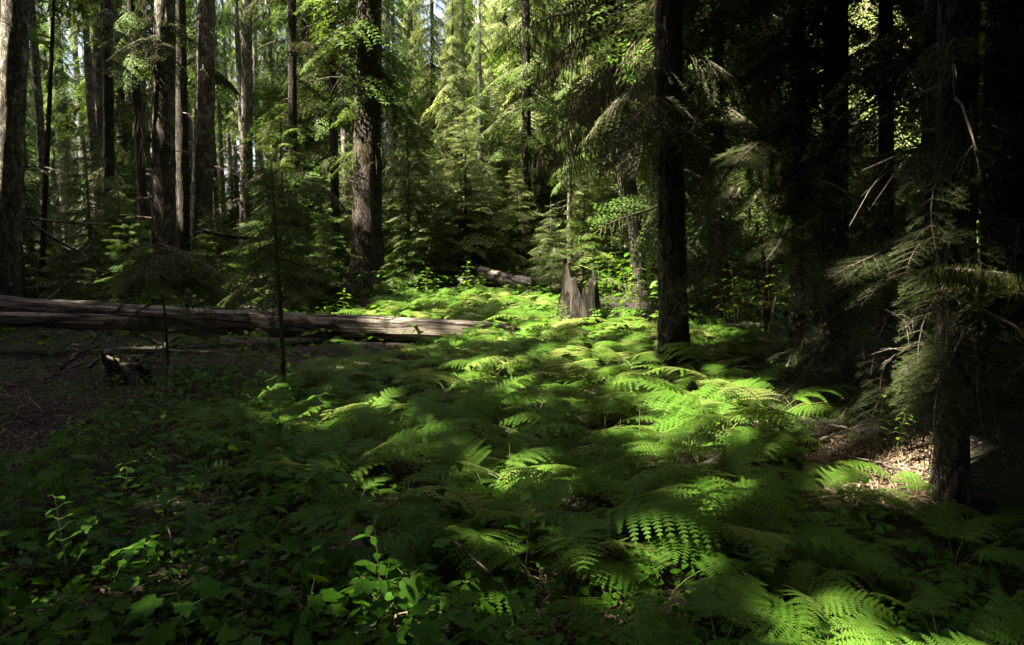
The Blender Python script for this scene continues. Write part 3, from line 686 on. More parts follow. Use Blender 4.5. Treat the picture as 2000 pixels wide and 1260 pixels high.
# young firs
YF = [(785, 15, .75, 0, 'young fir to the right of the thick flared conifer'), (800, 17, 1.6, 1, 'taller young fir beside the leaf-litter bank'),
      (850, 18, 1.2, 3, 'young fir in the shaded middle, above the distant log'), (900, 19, 1.15, 0, 'dark young fir left of the thin fallen log'), (955, 20, 1.2, 1, 'young fir standing over the far fallen log'),
      (1010, 20, 1.1, 2, 'shaded young fir right of the far fallen log'), (1075, 14.5, .75, 1, 'low young fir crowding the left side of the stump'), (1098, float(G(1100, 668)[1]) - .1, .24, 3, 'little bright fir seedling in front of the stump'),
      (1140, 15, .95, 4, 'bright green young fir behind the stump'), (1190, 16, .9, 0, 'young fir at the foot of the pale sunlit trunk'), (1250, 17, 1.1, 4, 'bright bushy fir left of the centre-right trunk'),
      (1280, 14, .8, 1, 'small shaded fir touching the centre-right trunk'), (640, 14, .8, 0, 'dark small fir behind the log, left of the flared conifer'), (600, 13, .7, 1, 'dark small fir behind the log above the small spruce'),
      (250, 12.6, .75, 0, 'low dark fir behind the left part of the log'), (130, 13, .7, 2, 'low shaded fir behind the log near the left edge'), (430, 12.4, .8, 1, 'low fir behind the log between the speckled trunk and the small spruce'),
      (1390, 13, 1.0, 1, 'shaded young fir right of the centre-right trunk'), (1450, 15, 1.2, 4, 'young fir above the shrubs on the brown slope'), (1600, 12, 1.0, 0, 'young fir between the two black trunks'),
      (1700, 13, 1.3, 2, 'young fir on the slope right of the thick black trunk'), (700, 20, 1.6, 2, 'young fir peeping out left of the flared conifer'), (1720, 17, 1.3, 3, 'brightly lit young fir on the right slope'),
      (880, 23, 1.7, 4, 'tall young fir deep in the middle of the stand'), (975, 24, 1.7, 2, 'tallest young fir in the shaded middle'), (1060, 22, 1.6, 0, 'tall young fir left of the drooping dark conifer'), (820, 22, 1.6, 1, 'tall young fir at the left of the sunny stand')]
for i in range(44):
    px, d = -60 + 800 * r.rand(), 14.5 + 24 * r.rand()
    if 600 < px < 790 and d < 18: continue
    if not far_ok(px, d, 1.5): continue
    YF.append((px, d, .7 + 1.0 * r.rand(), r.randint(2), 'dark young fir in the understory between the left trunks'))
for i in range(12):
    px, d = 780 + 560 * r.rand(), 18 + 14 * r.rand()
    if not far_ok(px, d, 1.5): continue
    YF.append((px, d, 1.2 + 1.1 * r.rand(), r.randint(5), 'young fir in the thicket beneath the sunny stand'))
for (px, d, s, v, lb) in YF:
    x = P(px, 480, d)[0]; T = thing('young_fir', lb, 'young tree', (x, d, h1(x, d)), r.rand() * 6, 'young firs', s)
    link('trunk', ytr, T); link('crown', YOUNG[v], T)

# ------------------------------------------------------------------ ferns
def frond(rng, L=.72, a0=68, a1=-22, W=.19, npin=15, m=11, droop=.25, bare=.27, detail=1):
    """one bipinnate frond arching out along +X"""
    mb = MB(); n = 24; t = np.linspace(0, 1, n)
    th = np.radians(a0 + (a1 - a0) * t ** .8); side = rng.randn() * .06
    dx = np.cos(th) * L / n; dz = np.sin(th) * L / n
    pts = np.stack([np.cumsum(dx), side * t ** 2 * L, np.cumsum(dz)], -1); pts = np.concatenate([[[0, 0, -.03]], pts[:-1]])
    mb.addmb(tube(pts[::3] if detail == 0 else pts[::2], np.linspace(.0032, .0007, len(pts[::3] if detail == 0 else pts[::2])), 3, cap=False), ms=1)
    T, Nn, B = frames(pts); gapl = L * (1 - bare) / npin
    up = np.cross(T, np.array([0, 1.0, 0])); up = -up * np.sign((-up)[:, 2:3] * 1 + 1e-9) if False else up * np.sign(up[:, 2:3] + 1e-6)
    bs, ds, ns, ls, ws, al = [], [], [], [], [], []
    for i in range(npin):
        s = (i + .5) / npin; tt = bare + (1 - bare) * s; f = tt * (n - 1); a = int(f); q = f - a
        c = pts[a] * (1 - q) + pts[min(a + 1, n - 1)] * q; tg = T[a]; u = up[a]
        wl = W * (min(1, .62 + s * 3.2)) * max(.0, 1 - s) ** .78 * (.92 + .16 * rng.rand()) + .006
        for sg in (-1, 1):
            fw = .30 + .35 * s; lat = np.array([0, sg * 1.0, 0])
            d0 = lat + tg * fw + u * (.16 - .1 * rng.rand()); d0 /= np.linalg.norm(d0)
            k = max(3, int(m * (wl / W) ** .6))
            e = (np.arange(k) + .5) / k
            dr = droop * (.3 + 1.4 * rng.rand())
            pp = c + d0 * (wl * e)[:, None] + np.array([0, 0, -1]) * (dr * wl * e ** 2)[:, None]
            td = d0 + np.array([0, 0, -1]) * (2 * dr * e)[:, None]; td = td / np.linalg.norm(td, axis=1)[:, None]
            nr = np.cross(td, tg) * -sg; nr /= np.linalg.norm(nr, axis=1)[:, None] + 1e-9
            nr *= np.sign(nr[:, 2:3] + 1e-6)
            sp = wl / k
            for s2 in (-1, 1):
                pd = np.cross(nr, td) * s2 + td * .45
                bs.append(pp); al.append(td); ds.append(pd); ns.append(nr + rng.randn(k, 3) * .22)
                ls.append((gapl * .66 * (1 - e * .93) ** .6 * min(1, .45 + .9 * wl / W) + .003) * np.ones(k)); ws.append(np.full(k, sp * (.93 if detail else 1.0)))
            bs.append(pp[-1:]); al.append(pd[-1:]); ds.append(td[-1:]); ns.append(nr[-1:]); ls.append(np.array([sp * 1.6])); ws.append(np.array([.004]))
            mb.addmb(tube(np.array([c, pp[k // 2], pp[-1]]), np.array([.0012, .0009, .0005]), 3, cap=False), ms=1)
    ns = np.concatenate(ns); ns = ns / np.linalg.norm(ns, axis=1)[:, None]
    V, F = pinnules(np.concatenate(bs), np.concatenate(al), np.concatenate(ds), ns, np.concatenate(ls), np.concatenate(ws))
    mb.add(V, F, 0); return mb.flat()

FMB = [frond(RG(300 + i), L=.66 + .12 * (i % 3), a0=[80, 68, 74, 60, 84, 72][i], a1=[-38, -22, -52, -10, -34, -44][i], W=[.19, .22, .17, .24, .18, .20][i], droop=[.2, .3, .45, .25, .15, .5][i]) for i in range(6)]
FROND = [f.data('fern_frond', [M_FERN, M_STEM], False) for f in FMB]
FROND_DRY = [f.data('fern_frond', [leaf_mat('dead_frond', (.06, .030, .012), (.17, .09, .035), .3, (.25, .13, .04)), M_DRY], False) for f in FMB[:3]]
FLO = [frond(RG(320 + i), a0=[70, 60, 65][i], a1=[-25, -12, -35][i], W=.2, npin=13, m=6, detail=0) for i in range(3)]
def plant_frames(rng, n, spread=1.0):
    out = []; a0 = rng.rand() * 6.28
    for j in range(n):
        out.append((a0 + j * 6.283 / n + rng.randn() * .3, R(rng.randn() * 9 + 4), rng.randn() * .22, .62 + .6 * rng.rand(), rng.randint(6)))
    return out
def merged(src, rng, n):
    mb = MB()
    for (az, tl, ro, s, k) in plant_frames(rng, n):
        mb.addmb(src[k % len(src)], rotm('z', az) @ rotm('y', tl) @ rotm('x', ro) @ scm(s) @ trm(.015, 0, 0))
    return mb.flat()
FP_MID = [merged(FMB, RG(340 + i), 5 + i % 3).data('fern', [M_FERN, M_STEM], False) for i in range(8)]
FP_FAR = [merged(FLO, RG(360 + i), 7).data('fern', [M_FERN, M_STEM], False) for i in range(6)]
fern_pts = []
def put_fern(x, y, s, label, group, near, rng, n=None, z=None, tilt=None):
    z = h1(x, y) if z is None else z; fern_pts.append((x, y))
    if near:
        T = thing('fern', label, 'fern', (x, y, z), 0, group, s)
        for (az, tl, ro, q, k) in plant_frames(rng, n or rng.randint(5, 8)):
            link('frond', FROND[k] if rng.rand() > .018 else FROND_DRY[k % 3], T, rotm('z', az) @ rotm('y', tl) @ rotm('x', ro) @ scm(q) @ trm(.015, 0, 0))
        return T
    me = (FP_MID[rng.randint(8)] if y < 8.5 else FP_FAR[rng.randint(6)])
    o = link('fern', me); o.location = (x, y, z); o.rotation_euler = (rng.randn() * .06, rng.randn() * .06, rng.rand() * 6.28); o.scale = (s,) * 3
    return tag(o, label, 'fern', group)
r = RG(77)
HERO = [(770, 955, 3.25, 'arching fern whose topmost frond tip is sunlit yellow above the lobed leaves'), (1045, 945, 3.6, 'wide umbrella-shaped fern drooping over a dark hollow'),
        (1300, 1025, 2.75, 'large many-fronded fern just right of the bare soil patch'), (1375, 800, 4.6, 'fern in the brightest sun spot, fronds pale yellow-green'),
        (1455, 835, 4.4, 'sunlit fern just right of the brightest fern'), (1275, 800, 5.0, 'fern with one sunlit arching frond, left of the brightest fern'),
        (635, 815, 4.9, 'rounded fern at the left edge of the fern bed'), (1040, 785, 4.8, 'tall fern with upright tips in the middle of the bed'),
        (850, 765, 5.4, 'fern with level outspread fronds below the log'), (1700, 1000, 3.3, 'fern with broad comb-like fronds below the sunlit litter'),
        (1540, 1050, 2.75, 'fern with short crowded fronds between the large fern and the broad one'), (1850, 1150, 2.5, 'large fern with long outstretched frond near the lower right corner'),
        (1640, 1150, 2.3, 'fern with upright pinnate fronds near the bottom edge'), (1960, 1000, 3.5, 'dim fern at the right edge below the grey trunk foot'),
        (1410, 1130, 2.35, 'fern filling the bottom below the large many-fronded fern'), (540, 950, 3.7, 'small fern frond among the broad leaves at left'),
        (1610, 905, 4.3, 'pale sunlit fern spilling onto the sunny litter'), (700, 900, 4.0, 'fern with fine lacy fronds above the sun-tipped fern'),
        (1190, 880, 4.1, 'dark green fern behind the large many-fronded fern'), (1520, 950, 3.5, 'fern draping to the left of the broad comb-like fern'),
        (880, 860, 4.3, 'feathery fern with visible pale stalks'), (1240, 1200, 2.0, 'fern cut by the bottom edge beside the soil patch'), (1760, 1230, 2.0, 'fern cut by the bottom edge in front of the long-fronded fern')]
for (px, py, d, lb) in HERO:
    p = P(px, py, d); z = h1(p[0], d); s = max(.55, min(1.25, (p[2] - z) / .46))
    put_fern(p[0], d, s, lb, None, True, r)

def inside(poly, x, y):
    c = False; n = len(poly); j = n - 1
    for i in range(n):
        xi, yi = poly[i]; xj, yj = poly[j]
        if (yi > y) != (yj > y) and x < (xj - xi) * (y - yi) / (yj - yi) + xi: c = not c
        j = i
    return c
FERN_POLY = [(600, 760), (700, 720), (820, 700), (960, 672), (1100, 665), (1290, 665), (1290, 715), (1370, 735), (1430, 780), (1560, 850), (1620, 900), (1690, 975), (1850, 1030), (2060, 1010), (2600, 1400), (3400, 2600), (1150, 2600), (1150, 1330), (1000, 1130), (600, 1000), (440, 920), (420, 860)]
FERN_BACK = [(690, 640), (780, 600), (900, 590), (960, 572), (1060, 585), (1080, 640), (1200, 662), (960, 655), (860, 640)]
FERN_RIGHT = [(1170, 640), (1290, 640), (1290, 668), (1170, 668)]
FERN_R2 = [(1350, 690), (1400, 660), (1490, 680), (1430, 730), (1360, 735)]
def gproj(x, y): return proj((x, y, h1(x, y)))[:2]
NF = len(fern_pts); tries = 0; total = 0
TRK = [(P(1322, 480, G(1322, 712)[1])[0], G(1322, 712)[1])]
while total < 275 and tries < 60000:
    tries += 1
    y = 1.8 + 16 * r.rand() ** 1.1; x = (-.62 + 1.35 * r.rand()) * max(y, 2.4)
    px, py = gproj(x, y)
    if 1620 < px < 1890 and py < 1010: continue
    zone = 'bed' if inside(FERN_POLY, px, py) else 'back' if inside(FERN_BACK, px, py) else 'mid' if inside(FERN_RIGHT, px, py) else 'side' if inside(FERN_R2, px, py) else None
    if not zone: continue
    if any(abs(x / y - tx / ty) < .045 and ty - 2.0 < y < ty + .5 for tx, ty in TRK): continue
    gap = .36 if zone == 'bed' else .36
    if y < 2.6: gap = .42
    if min((x - a) ** 2 + (y - b) ** 2 for a, b in fern_pts) < gap * gap: continue
    total += 1
    s = .6 + .6 * r.rand()
    if y < 2.4: s = .6 + .2 * r.rand()
    if px > 1600 and y > 2.5: s *= .62
    if zone == 'back': lb, g = 'green fern in the patch behind the fallen log, left of the stump', 'ferns behind the fallen log'
    elif zone in ('mid', 'side'): lb, g = ('sunlit fern beside the shaded conifer trunk at the back of the bed', 'ferns beside the centre-right trunk')
    elif py < 720: lb, g = 'bright fern in the sunny back rows of the bed, by the log tip', 'ferns in the sunny back rows'
    elif py < 850: lb, g = 'mid-green fern in the middle rows of the bed', 'ferns in the middle of the bed'
    elif px < 1150: lb, g = 'shaded fern in the front rows, left of the soil patch', 'ferns in the front rows at left'
    else: lb, g = 'leafy fern in the front rows, right of the soil patch', 'ferns in the front rows at right'
    put_fern(x, y, s, lb, g, y < 4.2, r)
print('ferns', total, tries)

# ------------------------------------------------------------------ broad leaves
def lobed_leaf(L, rng, lobes=5, droop=.25):
    n = 30; phi = np.linspace(-math.pi, math.pi, n, endpoint=False)
    rad = np.full(n, .36)
    for c, h, w_ in [(0, .34, .62), (1.0, .20, .50), (-1.0, .20, .50), (2.0, .08, .4), (-2.0, .08, .4)][:lobes]:
        rad = np.maximum(rad, .34 + h * np.maximum(0, 1 - np.abs(phi - c) / w_) ** 1.0)
    rad = rad + .022 * ((np.arange(n) % 2) * 2 - 1); rad[np.abs(phi) > 2.8] *= .62
    x = .34 + rad * np.cos(phi); y = rad * np.sin(phi) * .95
    V = [[.34, 0, .0]] + [[a, b, 0] for a, b in zip(x, y)]; V = np.array(V)
    V[:, 2] = .10 * np.abs(V[:, 1]) - droop * (V[:, 0] ** 2) * .5 - droop * .8 * V[:, 1] ** 2
    F = [(0, 1 + i, 1 + (i + 1) % n) for i in range(n)]
    return V * L, np.array(F)
def oval_leaf(L, rng, wd=.5, droop=.2, n=6):
    t = np.linspace(0, 1, n); hw = wd * .5 * np.sin(np.pi * t ** .8) ** .8; hw[0] = .0; hw[-1] = .0
    z = -droop * t ** 2
    V = np.concatenate([np.stack([t, hw, z + .18 * hw], -1), np.stack([t, 0 * t, z], -1), np.stack([t, -hw, z + .18 * hw], -1)])
    F = []
    for i in range(n - 1):
        F += [(n + i, n + i + 1, i + 1, i), (2 * n + i, 2 * n + i + 1, n + i + 1, n + i)]
    return V * L, np.array(F)
def round_leaf(L, n=9):
    a = np.arange(n) * 2 * math.pi / n; V = np.concatenate([[[.5, 0, -.05]], np.stack([.5 + .5 * np.cos(a), .48 * np.sin(a), .04 * np.cos(2 * a)], -1)])
    V[1 + n // 2, 0] += .18
    return V * L, np.array([(0, 1 + i, 1 + (i + 1) % n) for i in range(n)])
def leafy(kind, rng, H=.38, n=7, L=.13):
    mb = MB(); tilt = rng.randn(2) * .08
    top = np.array([tilt[0], tilt[1], H]); mb.addmb(tube(np.array([[0, 0, -.03], top * .5, top]), np.array([.003, .0022, .0015]), 4, cap=False), ms=1)
    for j in range(n):
        if kind == 'whorl': q = 1.0 if j < n - 2 else .6; az = j * 6.283 / (n - 2) + rng.randn() * .15; pl = .02
        elif kind == 'pair': q = .35 + .65 * (j // 2 + 1) / (n / 2); az = (j % 2) * math.pi + (j // 2) * 1.4 + rng.randn() * .2; pl = .04
        else: q = .45 + .55 * (j + 1) / n; az = j * 2.4 + rng.randn() * .3; pl = .04 + .06 * rng.rand()
        b = top * q; d = np.array([math.cos(az), math.sin(az), .35]); e = b + d * pl
        mb.addmb(tube(np.array([b, e]), np.array([.002, .0015]), 3, cap=False), ms=1)
        l = L * (.7 + .5 * rng.rand())
        V, F = lobed_leaf(l, rng, droop=.2 + .5 * rng.rand()) if kind == 'lobed' else oval_leaf(l, rng, wd=.5 if kind == 'pair' else .42, droop=.25 * rng.rand())
        M = trm(*e) @ rotm('z', az) @ rotm('y', R(8 + 14 * rng.randn())) @ rotm('x', .25 * rng.randn())
        mb.add(V @ M[:3, :3].T + M[:3, 3], F, 0)
    return mb.flat()
LOB = [leafy('lobed', RG(400 + i), H=.24 + .04 * i, n=9 + i % 3, L=.105) for i in range(5)]
WHO = [leafy('whorl', RG(420 + i), H=.14 + .04 * i, n=8, L=.09) for i in range(4)]
PAI = [leafy('pair', RG(440 + i), H=.42 + .07 * i, n=12, L=.085) for i in range(4)]
D_LOB = [m.data('leafy_plant', [M_LEAF, M_STEM], True) for m in LOB]; D_WHO = [m.data('leafy_plant', [M_LEAF, M_STEM], True) for m in WHO]
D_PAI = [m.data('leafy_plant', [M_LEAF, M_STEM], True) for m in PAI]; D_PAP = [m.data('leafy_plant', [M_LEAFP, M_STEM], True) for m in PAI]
def put_leafy(x, y, s, me, label, group, rng, name='leafy_plant', cat='leafy plant'):
    o = link(name, me); o.location = (x, y, h1(x, y)); o.rotation_euler = (rng.randn() * .1, rng.randn() * .1, rng.rand() * 6.28); o.scale = (s,) * 3
    return tag(o, label, cat, group)
for (px, py, d, s, v, lb) in [(700, 1090, 2.45, 1.0, 0, 'lobed-leaf plant with large maple-like leaves in the lower middle'), (800, 1075, 2.6, .95, 1, 'lobed-leaf plant touching the sun-tipped fern from below'),
                              (860, 1180, 2.15, .95, 2, 'broad lobed leaves cut by the bottom edge, left of the soil patch'), (640, 930, 3.5, .95, 3, 'lobed-leaf plant crowding the left side of the lacy fern'),
                              (740, 1180, 2.1, .9, 4, 'lobed-leaf plant at the bottom edge below the largest leaves'), (950, 1190, 2.1, .8, 0, 'lobed-leaf plant beside the round-leaved soil patch'),
                              (560, 1150, 2.3, .9, 1, 'dim lobed-leaf plant at the bottom, left of the large maple-like leaves'), (640, 1010, 2.9, .85, 2, 'lobed-leaf plant between the small frond and the large maple-like leaves')]:
    p = P(px, py, d); put_leafy(p[0], d, s, D_LOB[v], lb, None, r)
LEAF_POLY = [(250, 800), (420, 740), (560, 740), (640, 800), (640, 920), (760, 1030), (1000, 1100), (1120, 1330), (1150, 2600), (-1400, 2600), (-300, 1150), (-20, 960), (110, 880)]
pts = []; cnt = 0; tries = 0
while cnt < 280 and tries < 40000:
    tries += 1
    y = 1.75 + 6.5 * r.rand() ** 1.3; x = (-1.0 + 1.1 * r.rand()) * max(y, 2.4); px, py = gproj(x, y)
    if not inside(LEAF_POLY, px, py): continue
    if pts and min((x - a) ** 2 + (y - b) ** 2 for a, b in pts) < .165 ** 2: continue
    if min((x - a) ** 2 + (y - b) ** 2 for a, b in fern_pts) < .13 ** 2: continue
    pts.append((x, y)); cnt += 1
    k = r.rand(); me = (D_LOB[r.randint(5)] if k < .27 else D_WHO[r.randint(4)] if k < .65 else D_PAI[r.randint(4)])
    far = y > 3.8
    put_leafy(x, y, (.45 + .65 * r.rand()), me, 'low broad-leaved plant on the dark forest floor at the upper left of the fern bed' if far else 'shaded broad-leaved plant in the lower left undergrowth', 'broad-leaved plants at the left edge of the bed' if far else 'broad-leaved plants in the lower left', r)
print('leafy', cnt)
for i in range(26):
    p = G(-30 + 760 * r.rand(), 632 + 34 * r.rand()); put_leafy(p[0], p[1], .6 + .7 * r.rand(), (D_PAI + D_WHO)[r.randint(8)], 'dim leafy plant growing against the front of the long fallen log', 'leafy plants along the fallen log', r)
for i in range(46):
    p = G(-20 + 560 * r.rand(), 690 + 150 * r.rand()); put_leafy(p[0], p[1], .4 + .5 * r.rand(), (D_WHO + D_PAI[:2])[r.randint(6)], 'small dim plant creeping over the bare soil below the fallen log', 'small plants on the bare soil', r)
for (px, py, s, lb) in [(1108, 668, 1.0, 'leafy plant pressed against the left foot of the stump'), (1160, 664, .9, 'leafy plant in front of the right foot of the stump')]:
    p = G(px, py); put_leafy(p[0], p[1], s, D_PAI[1], lb, None, r)
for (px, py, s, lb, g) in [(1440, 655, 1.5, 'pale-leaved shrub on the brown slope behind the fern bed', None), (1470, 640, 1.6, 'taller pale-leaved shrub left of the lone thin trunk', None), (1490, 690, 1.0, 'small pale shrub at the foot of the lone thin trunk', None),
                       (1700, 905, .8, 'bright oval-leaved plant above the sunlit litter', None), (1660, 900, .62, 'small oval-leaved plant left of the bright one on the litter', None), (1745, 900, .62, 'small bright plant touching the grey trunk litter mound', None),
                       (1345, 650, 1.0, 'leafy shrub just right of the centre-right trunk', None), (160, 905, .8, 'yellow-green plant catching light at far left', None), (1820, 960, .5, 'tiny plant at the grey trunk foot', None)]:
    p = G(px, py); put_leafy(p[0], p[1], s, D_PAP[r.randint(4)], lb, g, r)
for i in range(60):
    px, py = (1165 + 150 * r.rand(), 570 + 75 * r.rand()) if i < 34 else (1340 + 240 * r.rand(), 600 + 75 * r.rand())
    p = G(px, py); 
    put_leafy(p[0], p[1], 1.2 + .9 * r.rand(), (D_PAP + D_PAI)[r.randint(8)], 'leafy shrub in the thicket right of the stump' if i < 34 else 'leafy shrub on the slope right of the centre-right trunk', 'shrubs right of the stump' if i < 34 else 'shrubs on the right slope', r, 'leafy_shrub', 'shrub')
for i in range(44):
    px, py = 640 + 330 * r.rand(), 545 + 60 * r.rand()
    p = G(px, py); put_leafy(p[0], p[1], .9 + .6 * r.rand(), (D_PAI + D_WHO)[r.randint(8)], 'dim leafy shrub around the foot of the flared conifer', 'shrubs by the flared conifer', r, 'leafy_shrub', 'shrub')
for i in range(40):
    px, py = -40 + 680 * r.rand(), 505 + 60 * r.rand()
    p = G(px, py); put_leafy(p[0], p[1], 1.0 + .9 * r.rand(), D_PAI[r.randint(4)], 'dark leafy shrub in the shade behind the log', 'shrubs behind the log', r, 'leafy_shrub', 'shrub')

# ground cover: countless small leaves and litter
def scatter(name, mat, n, fn, region, zr, seed, lr=(.02, .05)):
    rng = RG(seed); mb = MB(); k = 0; t = 0
    while k < n and t < n * 12:
        t += 1; q = region(rng)
        if q is None: continue
        x, y = q; z = h1(x, y); V, F = fn(rng)
        M = trm(x, y, z + zr[0] + (zr[1] - zr[0]) * rng.rand()) @ rotm('z', rng.rand() * 6.28) @ rotm('y', rng.randn() * .35) @ rotm('x', rng.randn() * .35)
        mb.add(V @ M[:3, :3].T + M[:3, 3], F); k += 1
    o = link(name, mb.data(name, mat, False)); o['kind'] = 'stuff'; return o
def reg_cover(rng):
    y = 1.7 + 11 * rng.rand() ** 1.5; x = (-.95 + 1.75 * rng.rand()) * max(y, 2.2)
    px, py = gproj(x, y)
    if inside(FERN_POLY, px, py) or inside(LEAF_POLY, px, py): return (x, y)
    return None
o = scatter('ground_cover', M_LEAF, 11000, lambda g: round_leaf(.025 + .035 * g.rand(), 7), reg_cover, (.01, .13), 51)
tag(o, 'countless small round leaves carpeting the ground under the ferns', 'ground cover')
def litter_leaf(g):
    k = g.rand(); V, F = oval_leaf(.012 + .026 * g.rand(), g, wd=.5, n=3)
    if k < .6: V, F = oval_leaf(.04 + .14 * g.rand() ** 2, g, wd=.045, droop=.05, n=3)
    return V, F
def reg_litter(rng):
    k = rng.rand()
    if k < .22: px, py = 1560 + 330 * rng.rand(), 860 + 130 * rng.rand()
    elif k < .70: px, py = -50 + 680 * rng.rand(), 640 + 270 * rng.rand()
    elif k < .78: px, py = 1050 + 200 * rng.rand(), 1080 + 200 * rng.rand()
    elif k < .85: px, py = 740 + 130 * rng.rand(), 545 + 60 * rng.rand()
    elif k < .92: px, py = 1380 + 500 * rng.rand(), 600 + 220 * rng.rand()
    else: px, py = 0 + 900 * rng.rand(), 900 + 360 * rng.rand()
    p = G(px, py); return (p[0], p[1])
o = scatter('leaf_litter', M_DRY, 19000, litter_leaf, reg_litter, (.004, .03), 52)
tag(o, 'pale dry leaves and twigs strewn over the bare forest soil', 'leaf litter')
def reg_far(rng):
    y = 9 + 22 * rng.rand(); x = (-.85 + 1.7 * rng.rand()) * y; return (x, y)
o = scatter('undergrowth', M_LEAF, 9000, lambda g: oval_leaf(.07 + .10 * g.rand(), g, wd=.55, n=4), reg_far, (.02, .35), 53)
tag(o, 'dim low undergrowth of small leaves beneath the conifers', 'undergrowth')

# ------------------------------------------------------------------ fallen and broken wood
def log_obj(name, label, cat, a, b, ra, rb, mat, seed, k=26, n=90, crack=.16, group=None, branches=0):
    a, b = np.array(a, float), np.array(b, float); L = np.linalg.norm(b - a); rng = RG(seed)
    x = np.linspace(0, L, n); th = np.arange(k) * 2 * math.pi / k
    A, X = np.meshgrid(th, x); rr = (ra + (rb - ra) * X / L)
    q = np.c_[X.ravel() * .22, np.cos(A).ravel() * 1.4, np.sin(A).ravel() * 1.4]
    rr = rr * (1 + crack * noise(q, .5, seed).reshape(A.shape) + crack * .6 * noise(np.c_[q[:, 0] * 2.5, q[:, 1:]], .2, seed + 1).reshape(A.shape) + .05 * noise(np.c_[X.ravel(), 0 * X.ravel()], .8, seed + 2).reshape(A.shape))
    jag = .5 * noise(np.c_[th * 2, th * 0], .6, seed + 3); X = X + np.where(X > L * .97, jag[None, :] * .5, 0)
    sag = -.03 * np.sin(math.pi * X / L)
    V = np.stack([X, rr * np.cos(A), rr * np.sin(A) + sag], -1).reshape(-1, 3)
    i = np.arange(n - 1)[:, None] * k; j = np.arange(k)[None, :]; j2 = (j + 1) % k
    mb = MB(); mb.add(V, np.stack([i + j, i + j2, i + k + j2, i + k + j], -1).reshape(-1, 4))
    e = np.concatenate([[[L - .25, 0, 0]], V[-k:]]); mb.add(e, [(0, 1 + q, 1 + (q + 1) % k) for q in range(k)])
    e = np.concatenate([[[.05, 0, 0]], V[:k]]); mb.add(e, [(0, 1 + (q + 1) % k, 1 + q) for q in range(k)])
    d = (b - a) / L; yv = np.cross([0, 0, 1.0], d); yv /= np.linalg.norm(yv); zv = np.cross(d, yv)
    M = np.eye(4); M[:3, 0] = d; M[:3, 1] = yv; M[:3, 2] = zv; M[:3, 3] = a
    o = link(name, mb.data(name, mat), None, M); tag(o, label, cat, group)
    for s in range(branches):
        x0 = L * (.1 + .8 * rng.rand()); an = rng.rand() * 3.14; dd = np.array([.3 + .4 * rng.rand(), math.cos(an), abs(math.sin(an))]); l = .12 + .35 * rng.rand()
        p0 = np.array([x0, 0, 0]) + dd * ra * .7
        link('branch_stub', tube(np.array([p0, p0 + dd * l * .6, p0 + dd * l + [0, .03, .02]]), np.array([.022, .015, .006]), 6).data('branch_stub', mat), o)
    return o
pr = G(985, 668); pr[2] += .13
log_obj('fallen_log', 'long weathered grey log lying across the left half, its broken tip in the ferns', 'fallen log', P(-420, 584, 9.4), pr, .235, .16, M_WOOD, 31, n=150, branches=7)
log_obj('fallen_log', 'thinner dark log lying low in front of the left end of the long log', 'fallen log', P(-300, 612, 8.9), P(470, 628, 10.0), .10, .07, M_WOOD, 33, branches=4)
p0, p1 = G(1045, 578), G(940, 556); p0[2] += .16; p1[2] += .30
log_obj('fallen_log', 'short pale fallen log sloping down in the distance behind the fern patch', 'fallen log', p1, p0, .14, .16, M_WOOD, 35, n=40)
log_obj('fallen_log', 'slender dead trunk lying low between the young firs and the far log', 'fallen log', G(800, 545) + [0, 0, .25], G(935, 565) + [0, 0, .15], .07, .10, M_WOOD, 36, n=30)
log_obj('fallen_pole', 'thin bare pole hanging level between the left trunks', 'dead pole', P(-60, 412, 13), P(200, 438, 13.5), .03, .022, M_WOOD, 37, k=8, n=30)
log_obj('fallen_pole', 'thin dead pole slanting beside the speckled trunk behind the log', 'dead pole', P(395, 450, 12), P(505, 466, 12.5), .035, .03, M_WOOD, 38, k=8, n=24)
log_obj('fallen_pole', 'thin leaning pole crossing the trunks at far left', 'dead pole', P(60, 432, 11), P(150, 490, 11.2), .025, .02, M_WOOD, 39, k=8, n=24)

def snag(name, label, base, H, r0, topfn, mat, seed, lean=(0, 0), k=40, hollow=.55):
    th = np.arange(k) * 2 * math.pi / k; n = 34; top = np.array([topfn(a) for a in th]) * H
    mb = MB(); rows = []
    for i in range(n):
        q = i / (n - 1); z = -.15 + (top + .15) * q
        zz = np.maximum(z, 0); rr = r0 * (1 - .22 * zz / H + .28 * np.exp(-zz / (r0 * .8)) * (1 + .35 * np.cos(th * 5 + seed)))
        qq = np.c_[np.cos(th) * 3, np.sin(th) * 3, z * .8]
        rr = rr * (1 + .13 * noise(qq, .5, seed) + .07 * noise(qq, .18, seed + 1))
        rows.append(np.stack([rr * np.cos(th) + lean[0] * z, rr * np.sin(th) + lean[1] * z, z], -1))
    inner = []
    for i in range(8):
        q = 1 - i / 7 * .8; z = top * q; rr = r0 * (.80 - .35 * (i / 7)) * (1 - .22 * z / H) if i else r0 * .80 * (1 - .22 * z / H)
        inner.append(np.stack([rr * np.cos(th) + lean[0] * z, rr * np.sin(th) + lean[1] * z, z * 1.0], -1))
    V = np.concatenate(rows + inner); m = len(rows) + len(inner)
    i = np.arange(m - 1)[:, None] * k; j = np.arange(k)[None, :]; j2 = (j + 1) % k
    mb.add(V, np.stack([i + j, i + j2, i + k + j2, i + k + j], -1).reshape(-1, 4))
    T = link(name, mb.data(name, mat), None, trm(*base)); tag(T, label, 'tree stump'); return T
sb = G(1133, 650)
